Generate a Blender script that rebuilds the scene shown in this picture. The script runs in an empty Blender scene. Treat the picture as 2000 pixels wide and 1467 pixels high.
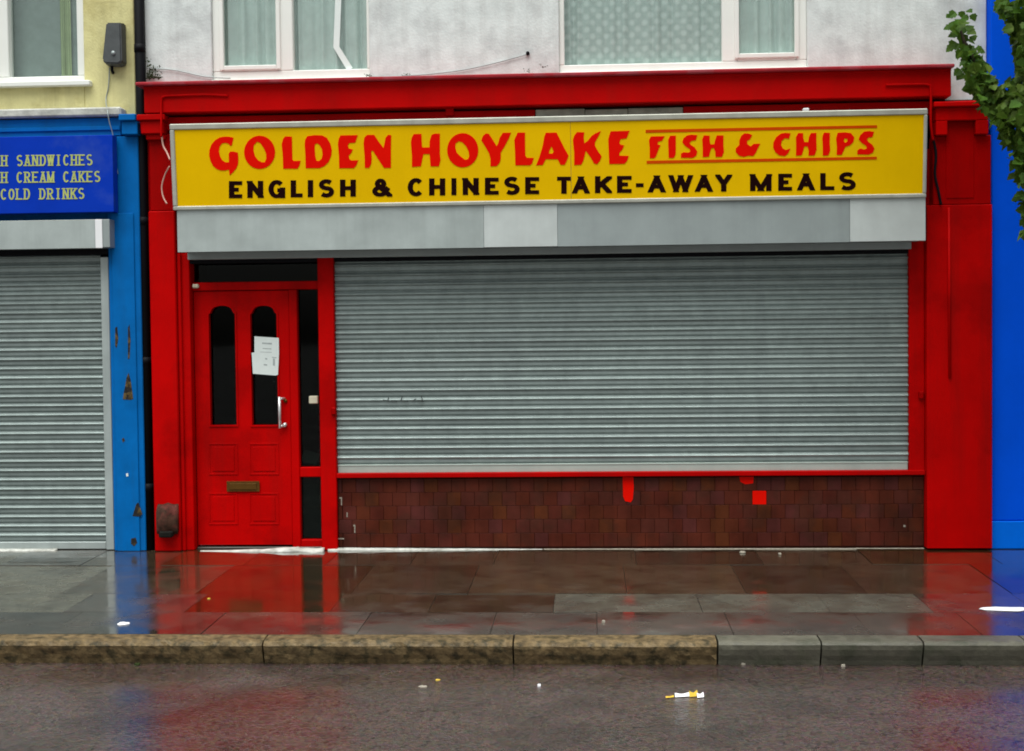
import bpy, bmesh, math, random
from mathutils import Vector, Matrix, noise
from mathutils.geometry import tessellate_polygon
random.seed(7)
R_ = math.radians
scene = bpy.context.scene
COL = scene.collection

# ------------------------------------------------------------------ camera
FPX, DIST, CAMH = 2630.0, 10.5, 1.685
YAW, PITCH, ROLL = R_(3.3), R_(-1.8), R_(-0.66)
ROT = Matrix.Rotation(YAW, 3, 'Z') @ Matrix.Rotation(math.pi/2 + PITCH, 3, 'X') @ Matrix.Rotation(ROLL, 3, 'Z')
CAMP = Vector((0, -DIST, CAMH))
cd = bpy.data.cameras.new('camera'); cam = bpy.data.objects.new('camera', cd); COL.objects.link(cam)
cd.sensor_width = 36; cd.lens = FPX/2000*36; cd.clip_end = 2000; cd.clip_start = .05
cam.matrix_world = Matrix.Translation(CAMP) @ ROT.to_4x4()
scene.camera = cam

# ------------------------------------------------------------------ sky, sun, exposure (overcast, wet)
SUN_EL, SUN_AZ = R_(70), R_(195)          # azimuth clockwise from +Y: in front of the shop, a little left
wd = bpy.data.worlds.new('World'); scene.world = wd; wd.use_nodes = True
nt = wd.node_tree; bg = nt.nodes['Background']
sk = nt.nodes.new('ShaderNodeTexSky'); sk.sky_type = 'NISHITA'; sk.sun_disc = False
sk.sun_elevation = SUN_EL; sk.sun_rotation = SUN_AZ; sk.air_density = 1.0; sk.dust_density = 4.0
hs = nt.nodes.new('ShaderNodeHueSaturation'); hs.inputs['Saturation'].default_value = .22
tn = nt.nodes.new('ShaderNodeMix'); tn.data_type = 'RGBA'; tn.blend_type = 'MULTIPLY'; tn.inputs[0].default_value = 1; tn.inputs[7].default_value = (.97, 1, .965, 1)
nt.links.new(sk.outputs[0], hs.inputs['Color']); nt.links.new(hs.outputs[0], tn.inputs[6]); nt.links.new(tn.outputs[2], bg.inputs['Color'])
bg.inputs['Strength'].default_value = .055
sl = bpy.data.lights.new('sun', 'SUN'); sl.energy = 1.5; sl.angle = R_(60); sl.color = (.975, 1, .965)
so = bpy.data.objects.new('sun', sl); COL.objects.link(so)
sd = Vector((math.sin(SUN_AZ)*math.cos(SUN_EL), math.cos(SUN_AZ)*math.cos(SUN_EL), math.sin(SUN_EL)))
so.rotation_euler = (-sd).to_track_quat('-Z', 'Y').to_euler(); so.location = sd*30
vs = scene.view_settings
vs.view_transform = 'Standard'; vs.look = 'None'; vs.gamma = 1; vs.use_curve_mapping = False; vs.exposure = 1.32
scene.render.engine = 'CYCLES'
scene.cycles.filter_width = 1.8

# ------------------------------------------------------------------ pixel -> place
def ray(px, py):
    return (ROT @ Vector(((px-1000)/FPX, -(py-733.5)/FPX, -1))).normalized()
def W(px, py, Y):                                   # on a wall plane y = Y
    d = ray(px, py); t = (Y-CAMP.y)/d.y
    return CAMP + d*t
def Rct(x0, y0, x1, y1, Y):                         # photo rectangle -> (x0,x1,z0,z1) on plane Y
    a, b, c, d = W(x0, y0, Y), W(x1, y0, Y), W(x1, y1, Y), W(x0, y1, Y)
    return (a.x+d.x)/2, (b.x+c.x)/2, (c.z+d.z)/2, (a.z+b.z)/2
SLP = .02                                           # the pavement falls to the kerb
def pz(y): return SLP*min(y, 0)
def G(px, py, z0=0., slp=SLP):                      # on the pavement (or, slp=0, on a level sheet)
    d = ray(px, py); t = (z0 + slp*CAMP.y - CAMP.z)/(d.z - slp*d.y)
    return CAMP + d*t
def proj(p):
    q = ROT.transposed() @ (Vector(p)-CAMP)
    return 1000 + FPX*q.x/-q.z, 733.5 - FPX*q.y/-q.z

# ------------------------------------------------------------------ materials
MATS = {}
def M(name, col, rough=.5, metal=0., spec=.5, var=.12, vs_=3., streak=0., dirt=(.05,.045,.04), bump=0., bs=60., rand=0.,
      patch=None, pamt=0., ps=2., rvar=0., rs=4., ramp=None, sheen=None, alpha=None, stretch=(9,9,.6)):
    m = bpy.data.materials.new(name); m.use_nodes = True; n = m.node_tree.nodes; l = m.node_tree.links
    b = n['Principled BSDF']; MATS[name] = m
    geo = n.new('ShaderNodeNewGeometry'); pos = geo.outputs['Position']
    def nz(scale, det=6, vec=pos, rg=.6):
        t = n.new('ShaderNodeTexNoise'); t.inputs['Scale'].default_value = scale; t.inputs['Detail'].default_value = det
        t.inputs['Roughness'].default_value = rg; l.new(vec, t.inputs['Vector']); return t.outputs['Fac']
    def rng(fac, a, b2, c, d):
        r = n.new('ShaderNodeMapRange'); l.new(fac, r.inputs[0])
        for i, v in enumerate((a, b2, c, d)): r.inputs[1+i].default_value = v
        return r.outputs[0]
    def mix(fac, a, b2, typ='MIX'):
        x = n.new('ShaderNodeMix'); x.data_type = 'RGBA'; x.blend_type = typ
        if isinstance(fac, (int, float)): x.inputs[0].default_value = fac
        else: l.new(fac, x.inputs[0])
        for i, c in ((6, a), (7, b2)):
            if isinstance(c, tuple): x.inputs[i].default_value = (*c, 1)
            else: l.new(c, x.inputs[i])
        return x.outputs[2]
    base = col
    if ramp:
        oi = n.new('ShaderNodeObjectInfo'); cr = n.new('ShaderNodeValToRGB'); cr.color_ramp.interpolation = 'CONSTANT'
        els = cr.color_ramp.elements
        while len(els) < len(ramp): els.new(.5)
        for i, c in enumerate(ramp): els[i].position = i/len(ramp); els[i].color = (*c, 1)
        l.new(oi.outputs['Random'], cr.inputs[0]); base = cr.outputs[0]
    if patch: base = mix(rng(nz(ps, 8), .5, .62, 0, pamt), base, patch)
    if var:
        v = rng(nz(vs_), .3, .7, 1-var, 1+var)
        cc = n.new('ShaderNodeCombineColor')
        for i in range(3): l.new(v, cc.inputs[i])
        base = mix(1., base, cc.outputs[0], 'MULTIPLY')
    if rand:
        oi = n.new('ShaderNodeObjectInfo'); v = rng(oi.outputs['Random'], 0, 1, 1-rand, 1+rand)
        cc = n.new('ShaderNodeCombineColor')
        for i in range(3): l.new(v, cc.inputs[i])
        base = mix(1., base, cc.outputs[0], 'MULTIPLY')
    if streak:
        mp = n.new('ShaderNodeMapping'); mp.inputs['Scale'].default_value = stretch; l.new(pos, mp.inputs[0])
        base = mix(rng(nz(1., 5, mp.outputs[0]), .48, .75, 0, streak), base, dirt)
    if isinstance(base, tuple): b.inputs['Base Color'].default_value = (*base, 1)
    else: l.new(base, b.inputs['Base Color'])
    b.inputs['Metallic'].default_value = metal; b.inputs['Specular IOR Level'].default_value = spec
    if rvar: l.new(rng(nz(rs, 4), .35, .65, max(0, rough-rvar), rough+rvar), b.inputs['Roughness'])
    else: b.inputs['Roughness'].default_value = rough
    if bump:
        bp = n.new('ShaderNodeBump'); bp.inputs['Strength'].default_value = bump; bp.inputs['Distance'].default_value = .01
        l.new(nz(bs, 5), bp.inputs['Height']); l.new(bp.outputs[0], b.inputs['Normal'])
    return m
def glass(name, tint, rmix=1., ior=1.5):
    m = bpy.data.materials.new(name); m.use_nodes = True; n = m.node_tree.nodes; l = m.node_tree.links
    n.remove(n['Principled BSDF']); MATS[name] = m
    tr = n.new('ShaderNodeBsdfTransparent'); tr.inputs[0].default_value = (*tint, 1)
    gl = n.new('ShaderNodeBsdfGlossy'); gl.inputs['Roughness'].default_value = .03; gl.inputs[0].default_value = (rmix, rmix, rmix, 1)
    fr = n.new('ShaderNodeFresnel'); ge = n.new('ShaderNodeNewGeometry'); mr = n.new('ShaderNodeMapRange')
    l.new(ge.outputs['Backfacing'], mr.inputs[0]); mr.inputs[3].default_value = ior; mr.inputs[4].default_value = 1/ior; l.new(mr.outputs[0], fr.inputs[0])
    mx = n.new('ShaderNodeMixShader'); l.new(fr.outputs[0], mx.inputs[0]); l.new(tr.outputs[0], mx.inputs[1]); l.new(gl.outputs[0], mx.inputs[2])
    l.new(mx.outputs[0], n['Material Output'].inputs[0]); return m

M('red', (.48,.0,.0), .5, spec=.05, var=.12, vs_=2.5, patch=(.34,.0,.0), pamt=.8, ps=1.9, streak=.32, dirt=(.17,.004,.003), bump=.12, bs=28)
M('red_top', (.42,.0,.0), .5, spec=.05, var=.14, vs_=2.5, streak=.16, dirt=(.09,.01,.006), bump=.06, bs=25)
M('red_cap', (.34,.012,.022), .5, spec=.2, var=.2, vs_=5, patch=(.30,.07,.09), pamt=.5, ps=6, bump=.1, bs=25)
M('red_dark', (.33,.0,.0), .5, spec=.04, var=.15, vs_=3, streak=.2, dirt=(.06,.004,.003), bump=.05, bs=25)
M('render_white', (.68,.72,.71), .85, spec=.2, var=.12, vs_=7, patch=(.50,.52,.52), pamt=.65, ps=3.0, streak=.30, dirt=(.34,.33,.31), bump=.28, bs=55)
M('render_yellow', (.66,.61,.30), .85, spec=.2, var=.11, vs_=7, patch=(.48,.42,.18), pamt=.7, ps=3.2, streak=.36, dirt=(.25,.21,.10), bump=.4, bs=55)
M('wall_blue', (.0,.092,.80), .6, spec=.04, var=.06, vs_=2.5, streak=.10, dirt=(.0,.065,.62), bump=.08, bs=40)
M('wall_blue_light', (.0,.15,.80), .6, spec=.05, var=.06, vs_=4, streak=.08, dirt=(.003,.08,.5), bump=.08, bs=40)
M('paint_blue', (.0,.12,.40), .5, spec=.08, var=.14, vs_=5, streak=.25, dirt=(.012,.06,.14), bump=.08, bs=30)
M('sign_blue', (.002,.035,.42), .45, spec=.06, var=.06, vs_=6, patch=(.03,.07,.36), pamt=.45, ps=3)
M('sign_letters', (.42,.47,.14), .5, spec=.2, var=.1, vs_=20)
M('sign_yellow', (.78,.47,.0), .45, spec=.04, var=.04, vs_=3, streak=.10, dirt=(.56,.28,.0), stretch=(7,7,.5))
M('vinyl_red', (.76,.004,.0), .5, spec=.04, var=.04, vs_=8)
M('vinyl_orange', (.60,.06,.0), .5, spec=.04, var=.06, vs_=8)
M('vinyl_black', (.010,.001,.001), .6, spec=.05, var=.2, vs_=8)
M('aluminium', (.43,.43,.37), .45, metal=.25, spec=.4, var=.12, vs_=8, streak=.3, dirt=(.22,.20,.16))
M('galv', (.42,.47,.46), .42, metal=.35, spec=.4, var=.10, vs_=4, streak=.30, dirt=(.26,.29,.28), bump=.03, bs=30, rvar=.08)
M('rail_galv', (.40,.47,.43), .45, metal=.25, spec=.4, var=.08, vs_=5, streak=.2, dirt=(.30,.35,.32))
M('galv_pale', (.55,.59,.58), .42, metal=.3, spec=.4, var=.08, vs_=5, streak=.2, dirt=(.40,.43,.42), bump=.03, bs=30)
M('galv_dull', (.31,.35,.35), .45, metal=.35, spec=.4, var=.08, vs_=4, streak=.3, dirt=(.22,.25,.25), bump=.03, bs=30)
M('slat', (.238,.284,.275), .44, metal=.30, spec=.4, var=.12, vs_=12, rand=.12, streak=.24, dirt=(.15,.17,.175), bump=.10, bs=14, rvar=.10, stretch=(9,9,.7))
M('upvc', (.80,.81,.77), .35, spec=.4, var=.03, streak=.15, dirt=(.55,.52,.44))
M('curtain_grey', (.20,.25,.235), .9, spec=.1, var=.1, vs_=10)
M('curtain_green', (.27,.34,.19), .9, spec=.1, var=.1, vs_=10)
M('curtain', (.43,.52,.495), .9, spec=.1, var=.08, vs_=12)
M('curtain_pattern', (.36,.44,.42), .9, spec=.1, var=.10, vs_=24)
M('room', (.05,.055,.05), .9, spec=.1)
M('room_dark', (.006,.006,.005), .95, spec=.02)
M('black', (.004,.004,.006), .6, spec=.12, var=.2)
M('recess_dark', (.012,.012,.010), .9, spec=.1, var=.3, vs_=12)  # near-black fill for recesses
M('tile', (.1,.03,.02), .45, spec=.07, var=.30, vs_=4, patch=(.045,.016,.010), pamt=.5, ps=5, streak=.35, dirt=(.022,.007,.004), bump=.05, bs=30, rvar=.1,
  ramp=[(.080,.016,.008),(.082,.018,.008),(.077,.016,.009),(.079,.017,.012),(.076,.015,.008),(.086,.022,.008),(.075,.018,.015),(.080,.016,.009),(.078,.015,.009),(.073,.017,.011)])
M('grout', (.052,.014,.009), .9, spec=.1, var=.3, vs_=20)
M('bare_wood', (.34,.34,.29), .8, spec=.2, var=.3, vs_=9, streak=.6, dirt=(.09,.09,.07), stretch=(4,9,9))
M('brass', (.10,.045,.006), .5, metal=.3, spec=.2, var=.2, vs_=14)
M('steel', (.68,.66,.66), .3, metal=.7, var=.05)
M('cream', (.62,.58,.44), .5, var=.1)
M('paper', (.72,.78,.76), .8, spec=.1, var=.03, vs_=20)
M('paper_print', (.40,.44,.44), .8, spec=.1, var=.2, vs_=60)
M('white_paint', (.55,.55,.51), .6, spec=.2, var=.2, vs_=16, patch=(.26,.25,.21), pamt=.6, ps=9, bump=.4, bs=35)
M('lamp_grey', (.075,.082,.085), .5, spec=.35, var=.2, vs_=12)
M('stone_ledge', (.50,.50,.46), .85, spec=.2, var=.25, vs_=9, streak=.5, dirt=(.12,.12,.10), bump=.5, bs=30, stretch=(6,6,6))
M('rust', (.055,.025,.016), .8, spec=.15, var=.5, vs_=16, patch=(.14,.03,.025), pamt=.6, ps=9, bump=.6, bs=35)
M('peeled', (.022,.020,.020), .9, spec=.1, var=.4, vs_=25, patch=(.20,.13,.04), pamt=.5, ps=22)
M('cable_pale', (.62,.36,.30), .6, spec=.2)
M('scrawl', (.05,.055,.055), .7, spec=.1)
M('kerb_sand', (.135,.092,.042), .6, spec=.3, var=.5, vs_=20, patch=(.034,.028,.012), pamt=.85, ps=16, bump=1.0, bs=34, rand=.08, rvar=.15, rs=18)
M('kerb_grey', (.100,.094,.070), .5, spec=.3, var=.3, vs_=14, patch=(.036,.040,.024), pamt=.7, ps=7, bump=.4, bs=50, rand=.10, rvar=.12, rs=14)
M('mortar', (.030,.024,.017), .35, spec=.5)
M('moss', (.028,.04,.012), .9, spec=.1, var=.4, vs_=30)
M('bark', (.07,.055,.04), .85, spec=.2, var=.3, vs_=15, bump=.6, bs=25)
M('litter_white', (.80,.80,.82), .5, spec=.2, var=.05)
M('litter_yellow', (.60,.40,.05), .5, spec=.2, var=.1)
M('grit', (.30,.27,.22), .7, spec=.2, var=.3, vs_=40)
M('brick_rear', (.16,.07,.045), .85, var=.2)
def lace(name):                                       # woven spots of the net curtain, rows staggered
    m = MATS[name]; n = m.node_tree.nodes; l = m.node_tree.links; b = n['Principled BSDF']
    geo = n.new('ShaderNodeNewGeometry'); mp = n.new('ShaderNodeMapping'); mp.inputs['Rotation'].default_value = (0, R_(45), 0); mp.inputs['Scale'].default_value = (14, .01, 14)
    l.new(geo.outputs['Position'], mp.inputs[0]); v = n.new('ShaderNodeTexVoronoi'); v.inputs['Scale'].default_value = 1; v.inputs['Randomness'].default_value = .15
    l.new(mp.outputs[0], v.inputs['Vector']); rg = n.new('ShaderNodeMapRange'); l.new(v.outputs['Distance'], rg.inputs[0])
    for i, x in enumerate((.18, .42, .55, 0)): rg.inputs[1+i].default_value = x
    mx = n.new('ShaderNodeMix'); mx.data_type = 'RGBA'; l.new(rg.outputs[0], mx.inputs[0]); l.new(b.inputs['Base Color'].links[0].from_socket, mx.inputs[6]); mx.inputs[7].default_value = (.58,.66,.64,1)
    l.new(mx.outputs[2], b.inputs['Base Color'])
lace('curtain_pattern')
glass('glass_up', (.97,.99,.98)); glass('glass_shop', (.45,.5,.47), .30, 1.45)

def wet(name, col, col2, r0, r1, rscale, bump, bscale, sc=3., fine=120., ior=1.45, rand=.0, coarse=0., coat=0., speck=0.):
    """wet stone: dark soaked stone under a water film whose sheen varies from puddle to damp"""
    m = M(name, col, .2, spec=.5, var=speck or .28, vs_=75. if speck else sc*5, patch=col2, pamt=.8, ps=sc, rand=rand)
    n = m.node_tree.nodes; l = m.node_tree.links; b = n['Principled BSDF']
    geo = n.new('ShaderNodeNewGeometry')
    t = n.new('ShaderNodeTexNoise'); t.inputs['Scale'].default_value = rscale; t.inputs['Detail'].default_value = 5
    l.new(geo.outputs['Position'], t.inputs['Vector'])
    r = n.new('ShaderNodeMapRange'); l.new(t.outputs['Fac'], r.inputs[0])
    for i, v in enumerate((.38, .66, r0, r1)): r.inputs[1+i].default_value = v
    l.new(r.outputs[0], b.inputs['Roughness']); b.inputs['IOR'].default_value = ior
    b.inputs['Coat Weight'].default_value = coat; b.inputs['Coat IOR'].default_value = 1.65; l.new(r.outputs[0], b.inputs['Coat Roughness'])
    t2 = n.new('ShaderNodeTexNoise'); t2.inputs['Scale'].default_value = bscale; t2.inputs['Detail'].default_value = 6; t2.inputs['Roughness'].default_value = .65
    l.new(geo.outputs['Position'], t2.inputs['Vector'])
    bp = n.new('ShaderNodeBump'); bp.inputs['Strength'].default_value = bump; bp.inputs['Distance'].default_value = .01
    l.new(t2.outputs['Fac'], bp.inputs['Height'])
    if coarse:
        t3 = n.new('ShaderNodeTexVoronoi'); t3.inputs['Scale'].default_value = coarse; l.new(geo.outputs['Position'], t3.inputs['Vector'])
        hs_ = n.new('ShaderNodeHueSaturation'); hs_.inputs['Saturation'].default_value = .35; hs_.inputs['Value'].default_value = 1.6; l.new(t3.outputs['Color'], hs_.inputs['Color'])
        mm = n.new('ShaderNodeMix'); mm.data_type = 'RGBA'; mm.blend_type = 'MULTIPLY'; mm.inputs[0].default_value = 1
        l.new(b.inputs['Base Color'].links[0].from_socket, mm.inputs[6]); l.new(hs_.outputs[0], mm.inputs[7]); l.new(mm.outputs[2], b.inputs['Base Color'])
        bp2 = n.new('ShaderNodeBump'); bp2.inputs['Strength'].default_value = .8; bp2.inputs['Distance'].default_value = .010
        l.new(t3.outputs['Distance'], bp2.inputs['Height']); l.new(bp.outputs[0], bp2.inputs['Normal']); l.new(bp2.outputs[0], b.inputs['Normal'])
    else: l.new(bp.outputs[0], b.inputs['Normal'])
    if coarse:                                            # the water film is smoother than the stones under it
        bc = n.new('ShaderNodeBump'); bc.inputs['Strength'].default_value = .10; bc.inputs['Distance'].default_value = .008
        l.new(t2.outputs['Fac'], bc.inputs['Height']); l.new(bc.outputs[0], b.inputs['Coat Normal'])
    else: l.new(bp.outputs[0], b.inputs['Coat Normal'])
    return m
wet('flag_wet', (.036,.022,.009), (.017,.011,.005), .04, .17, 3.2, .03, 7, sc=2.5, rand=.25, coat=1.)
wet('flag_soak', (.048,.034,.020), (.026,.018,.010), .05, .26, 4.0, .06, 11, sc=3., rand=.3, coat=.85)
wet('flag_pale_damp', (.088,.084,.064), (.056,.050,.038), .14, .36, 3.6, .06, 12, rand=.15, coat=.45)
wet('flag_mid', (.052,.040,.030), (.026,.020,.016), .07, .32, 3.0, .045, 9, sc=2.5, rand=.25, coat=.9)
wet('asphalt', (.066,.044,.038), (.034,.022,.020), .12, .40, 1.7, .35, 40, sc=1.4, coarse=55., coat=.9, speck=.5)

# ------------------------------------------------------------------ object helpers
WT = {}                                              # world translation of each object
def thing(name, label, cat, loc=(0,0,0), group=None):
    o = bpy.data.objects.new(name, None); COL.objects.link(o); o.location = loc; o.empty_display_size = .2
    o['label'] = label; o['category'] = cat
    if group: o['group'] = group
    WT[o.name] = Vector(loc); return o
def put(name, me, mat, parent=None, loc=(0,0,0), label=None, cat=None, kind=None, group=None):
    if mat is not None and not me.materials: me.materials.append(MATS[mat])
    o = bpy.data.objects.new(name, me); COL.objects.link(o); loc = Vector(loc)
    WT[o.name] = loc
    if parent is not None:
        o.parent = parent; o.location = loc - WT[parent.name]
    else: o.location = loc
    if label: o['label'] = label
    if cat: o['category'] = cat
    if kind: o['kind'] = kind
    if group: o['group'] = group
    return o
def finish(bm, name, smooth=False):
    bmesh.ops.recalc_face_normals(bm, faces=bm.faces)
    me = bpy.data.meshes.new(name); bm.to_mesh(me); bm.free()
    if smooth:
        for p in me.polygons: p.use_smooth = True
    return me
def boxmesh(boxes, bev=.004, xf=None):
    bm = bmesh.new()
    for b in boxes:
        x0, x1, y0, y1, z0, z1 = b
        x0, x1 = min(x0,x1), max(x0,x1); y0, y1 = min(y0,y1), max(y0,y1); z0, z1 = min(z0,z1), max(z0,z1)
        r = bmesh.ops.create_cube(bm, size=1)
        for v in r['verts']:
            v.co = Vector((x0+(v.co.x+.5)*(x1-x0), y0+(v.co.y+.5)*(y1-y0), z0+(v.co.z+.5)*(z1-z0)))
        if bev:
            w = min(bev, .3*min(x1-x0, y1-y0, z1-z0))
            es = list({e for v in r['verts'] for e in v.link_edges})
            bmesh.ops.bevel(bm, geom=es, offset=w, segments=1, affect='EDGES')
    if xf:
        for v in bm.verts: v.co = xf(v.co)
    return finish(bm, 'm')
def box(name, parent, mat, *boxes, bev=.004, xf=None, **k):
    return put(name, boxmesh(boxes, bev, xf), mat, parent, **k)
def pbox(name, parent, mat, x0, y0, x1, y1, Y, depth, bev=.004, **k):   # photo rectangle, front at Y, going back by depth
    a, b, c, d = Rct(x0, y0, x1, y1, Y)
    return box(name, parent, mat, (a, b, Y, Y+depth, c, d), bev=bev, **k)
def tube(pts, rad, seg=8, cap=True):
    bm = bmesh.new(); pts = [Vector(p) for p in pts]; rings = []
    for i, p in enumerate(pts):
        d = (pts[min(i+1, len(pts)-1)]-pts[max(i-1, 0)]).normalized()
        a = d.orthogonal().normalized() if i == 0 else (a - d*a.dot(d)).normalized()
        b = d.cross(a); r = rad[i] if isinstance(rad, (list, tuple)) else rad
        rings.append([bm.verts.new(p + (a*math.cos(2*math.pi*k/seg)+b*math.sin(2*math.pi*k/seg))*r) for k in range(seg)])
    for u, v in zip(rings, rings[1:]):
        for k in range(seg): bm.faces.new((u[k], u[(k+1)%seg], v[(k+1)%seg], v[k]))
    if cap: bm.faces.new(rings[0]); bm.faces.new(rings[-1])
    return finish(bm, 'm', True)
def smoothpath(pts, n=6):
    out = []
    P = [Vector(p) for p in pts]
    for i in range(len(P)-1):
        a, b, c, d = P[max(i-1,0)], P[i], P[i+1], P[min(i+2,len(P)-1)]
        for k in range(n):
            t = k/n
            out.append(.5*((2*b)+(c-a)*t+(2*a-5*b+4*c-d)*t*t+(3*b-a-3*c+d)*t**3))
    return out+[P[-1]]
def prism(loops, front, back):
    """filled outline with holes; loops of 2D points, front/back map a 2D point to 3D"""
    loops = [[Vector((x, y, 0)) for x, y in lp] for lp in loops]
    flat = [p for lp in loops for p in lp]; tris = tessellate_polygon(loops)
    bm = bmesh.new()
    f = [bm.verts.new(front(p.x, p.y)) for p in flat]; b = [bm.verts.new(back(p.x, p.y)) for p in flat]
    for t in tris:
        try: bm.faces.new([f[i] for i in t]); bm.faces.new([b[i] for i in reversed(t)])
        except ValueError: pass
    k = 0
    for lp in loops:
        m = len(lp)
        for i in range(m):
            try: bm.faces.new((f[k+i], f[k+(i+1)%m], b[k+(i+1)%m], b[k+i]))
            except ValueError: pass
        k += m
    return finish(bm, 'm')
def roundloop(pts, n=3, keep=None):                   # closed Catmull-Rom
    P = [Vector((x, y)) for x, y in pts]; out = []; m = len(P)
    for i in range(m):
        a, b, c, d = P[i-1], P[i], P[(i+1)%m], P[(i+2)%m]
        for k in range(n):
            t = k/n; q = .5*((2*b)+(c-a)*t+(2*a-5*b+4*c-d)*t*t+(3*b-a-3*c+d)*t**3); out.append((q.x, q.y))
    return out

# ================================================================== GROUND
KB = G(1000, 1240); YK = KB.y                          # back edge of the kerb
KW = .155; YF = YK-KW; ZK = pz(YF); ZR = ZK-.140
road = put('road', boxmesh([(-150,150,-250,YF+.05,ZR-.3,ZR)], 0), 'asphalt', kind='structure')
road['label'] = 'wet dark asphalt road in front of the kerb'
bed = put('ground', boxmesh([(-150,150,YF+.06,120,ZR-.3,-.20)], 0), 'mortar', kind='structure')
pave = bpy.data.objects.new('pavement', boxmesh([(-14,14,-.02,YK,-.18,-.006)], 0)); COL.objects.link(pave); WT['pavement'] = Vector()
for v in pave.data.vertices:
    if v.co.z > -.1: v.co.z = pz(v.co.y)-.012
pave.data.materials.append(MATS['mortar']); pave['kind'] = 'structure'; pave['label'] = 'wet stone flag pavement between shop fronts and kerb'
def flag(x0, x1, y0, y1, mat, lift=0.):
    bm = bmesh.new(); g = .0020
    tl = [random.uniform(-.0018,.0018) for _ in range(3)]
    co = []
    for x, y in ((x0+g,y0+g),(x1-g,y0+g),(x1-g,y1-g),(x0+g,y1-g)):
        co.append((x, y, pz(y)+lift+tl[0]+tl[1]*(x-(x0+x1)/2)/.5+tl[2]*(y-(y0+y1)/2)/.5))
    c = Vector((sum(p[0] for p in co)/4, sum(p[1] for p in co)/4, sum(p[2] for p in co)/4))
    t = [bm.verts.new(Vector(p)-c) for p in co]; b = [bm.verts.new(Vector(p)-c-Vector((0,0,.05))) for p in co]
    bm.faces.new(t); bm.faces.new(b[::-1])
    for i in range(4): bm.faces.new((t[i], t[(i+1)%4], b[(i+1)%4], b[i]))
    put('flagstone', finish(bm, 'm'), mat, pave, loc=c)
yA, yB, yC = G(1200, 1103).y, G(1200, 1160).y, G(1200, 1196).y
rows = [(-.0, yA), (yA, yB), (yB, yC), (yC, YK)]
for ri, (ya, yb) in enumerate(rows):
    x = -6.6 + ri*.31; 
    while x < 6.2:
        w = random.choice((.62,.78,.92,1.05)) if ri < 2 else random.choice((.62,.78,.92))
        px = proj((x+w/2, (ya+yb)/2, 0))[0]
        mat = 'flag_wet'
        if 690 < px < 1800 or px < 300: mat = 'flag_soak'
        if ri == 2: mat = 'flag_pale_damp' if 1080 < px < 1720 else ('flag_mid' if px > 1720 or px < 420 else 'flag_soak' if px > 690 else 'flag_wet')
        if ri == 3: mat = 'flag_mid'
        if px < 230 and ri < 3: mat = random.choice(('flag_mid','flag_pale_damp'))  # left slabs paler: the shutter's reflection is put into their colour
        flag(x, x+w, yb, ya, mat); x += w
# kerb stones, each its own shape
kerbs = thing('kerb', 'row of kerb stones, long sandstone ones beside short grey ones', 'kerb', (0, YK, ZK)); del kerbs['category']; kerbs['kind'] = 'structure'
def kx(px): return G(px, 1256).x
edges = [kx(-1010)-.2, kx(-480), kx(508), kx(1001), kx(1403), kx(1606), kx(1806), kx(2008), kx(2212), kx(2420), kx(2630), kx(2850)]
for i, (a, b) in enumerate(zip(edges, edges[1:])):
    sand = i < 4
    bm = bmesh.new(); L = b-a; nx = max(6, int(L/.035)); prof = []
    rr = .022 if sand else .014
    base = [(0, .0), (-KW*.45, .0), (-KW+rr*1.6, .0), (-KW+rr*.5, -rr*.35), (-KW-.002, -rr*1.3), (-KW+.002, -.045), (-KW+.016, -.080), (-KW+.034, -.112), (-KW+.058, -.18), (0, -.18)]
    rg = []
    for k in range(nx+1):
        u = k/nx; x = a+.005+u*(L-.010); e = min(u, 1-u)*L; ring = []
        for j, (yy, zz) in enumerate(base):
            q = Vector((x*7+i*3.1, yy*9, zz*9)); amp = .013 if sand else .003
            dn = noise.noise(q)*amp*(0 if j in (0, 9) else 1) + noise.noise(q*3.3)*amp*.6*(0 if j in (0, 9) else 1)
            rnd = max(0, .02-e)*(.5 if sand else .25) if 1 < j < 7 else 0
            ring.append(bm.verts.new((x, YK+yy - dn + rnd, pz(YK+yy)+zz+(dn*.5 if j in (1,2,3) else 0)-(rnd*.5 if j < 4 else 0))))
        rg.append(ring)
    m = len(base)
    for u, v in zip(rg, rg[1:]):
        for k in range(m): bm.faces.new((u[k], u[(k+1)%m], v[(k+1)%m], v[k]))
    bm.faces.new(rg[0]); bm.faces.new(rg[-1][::-1])
    put('kerb_stone', finish(bm, 'm', False), 'kerb_sand' if sand else 'kerb_grey', kerbs)

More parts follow.
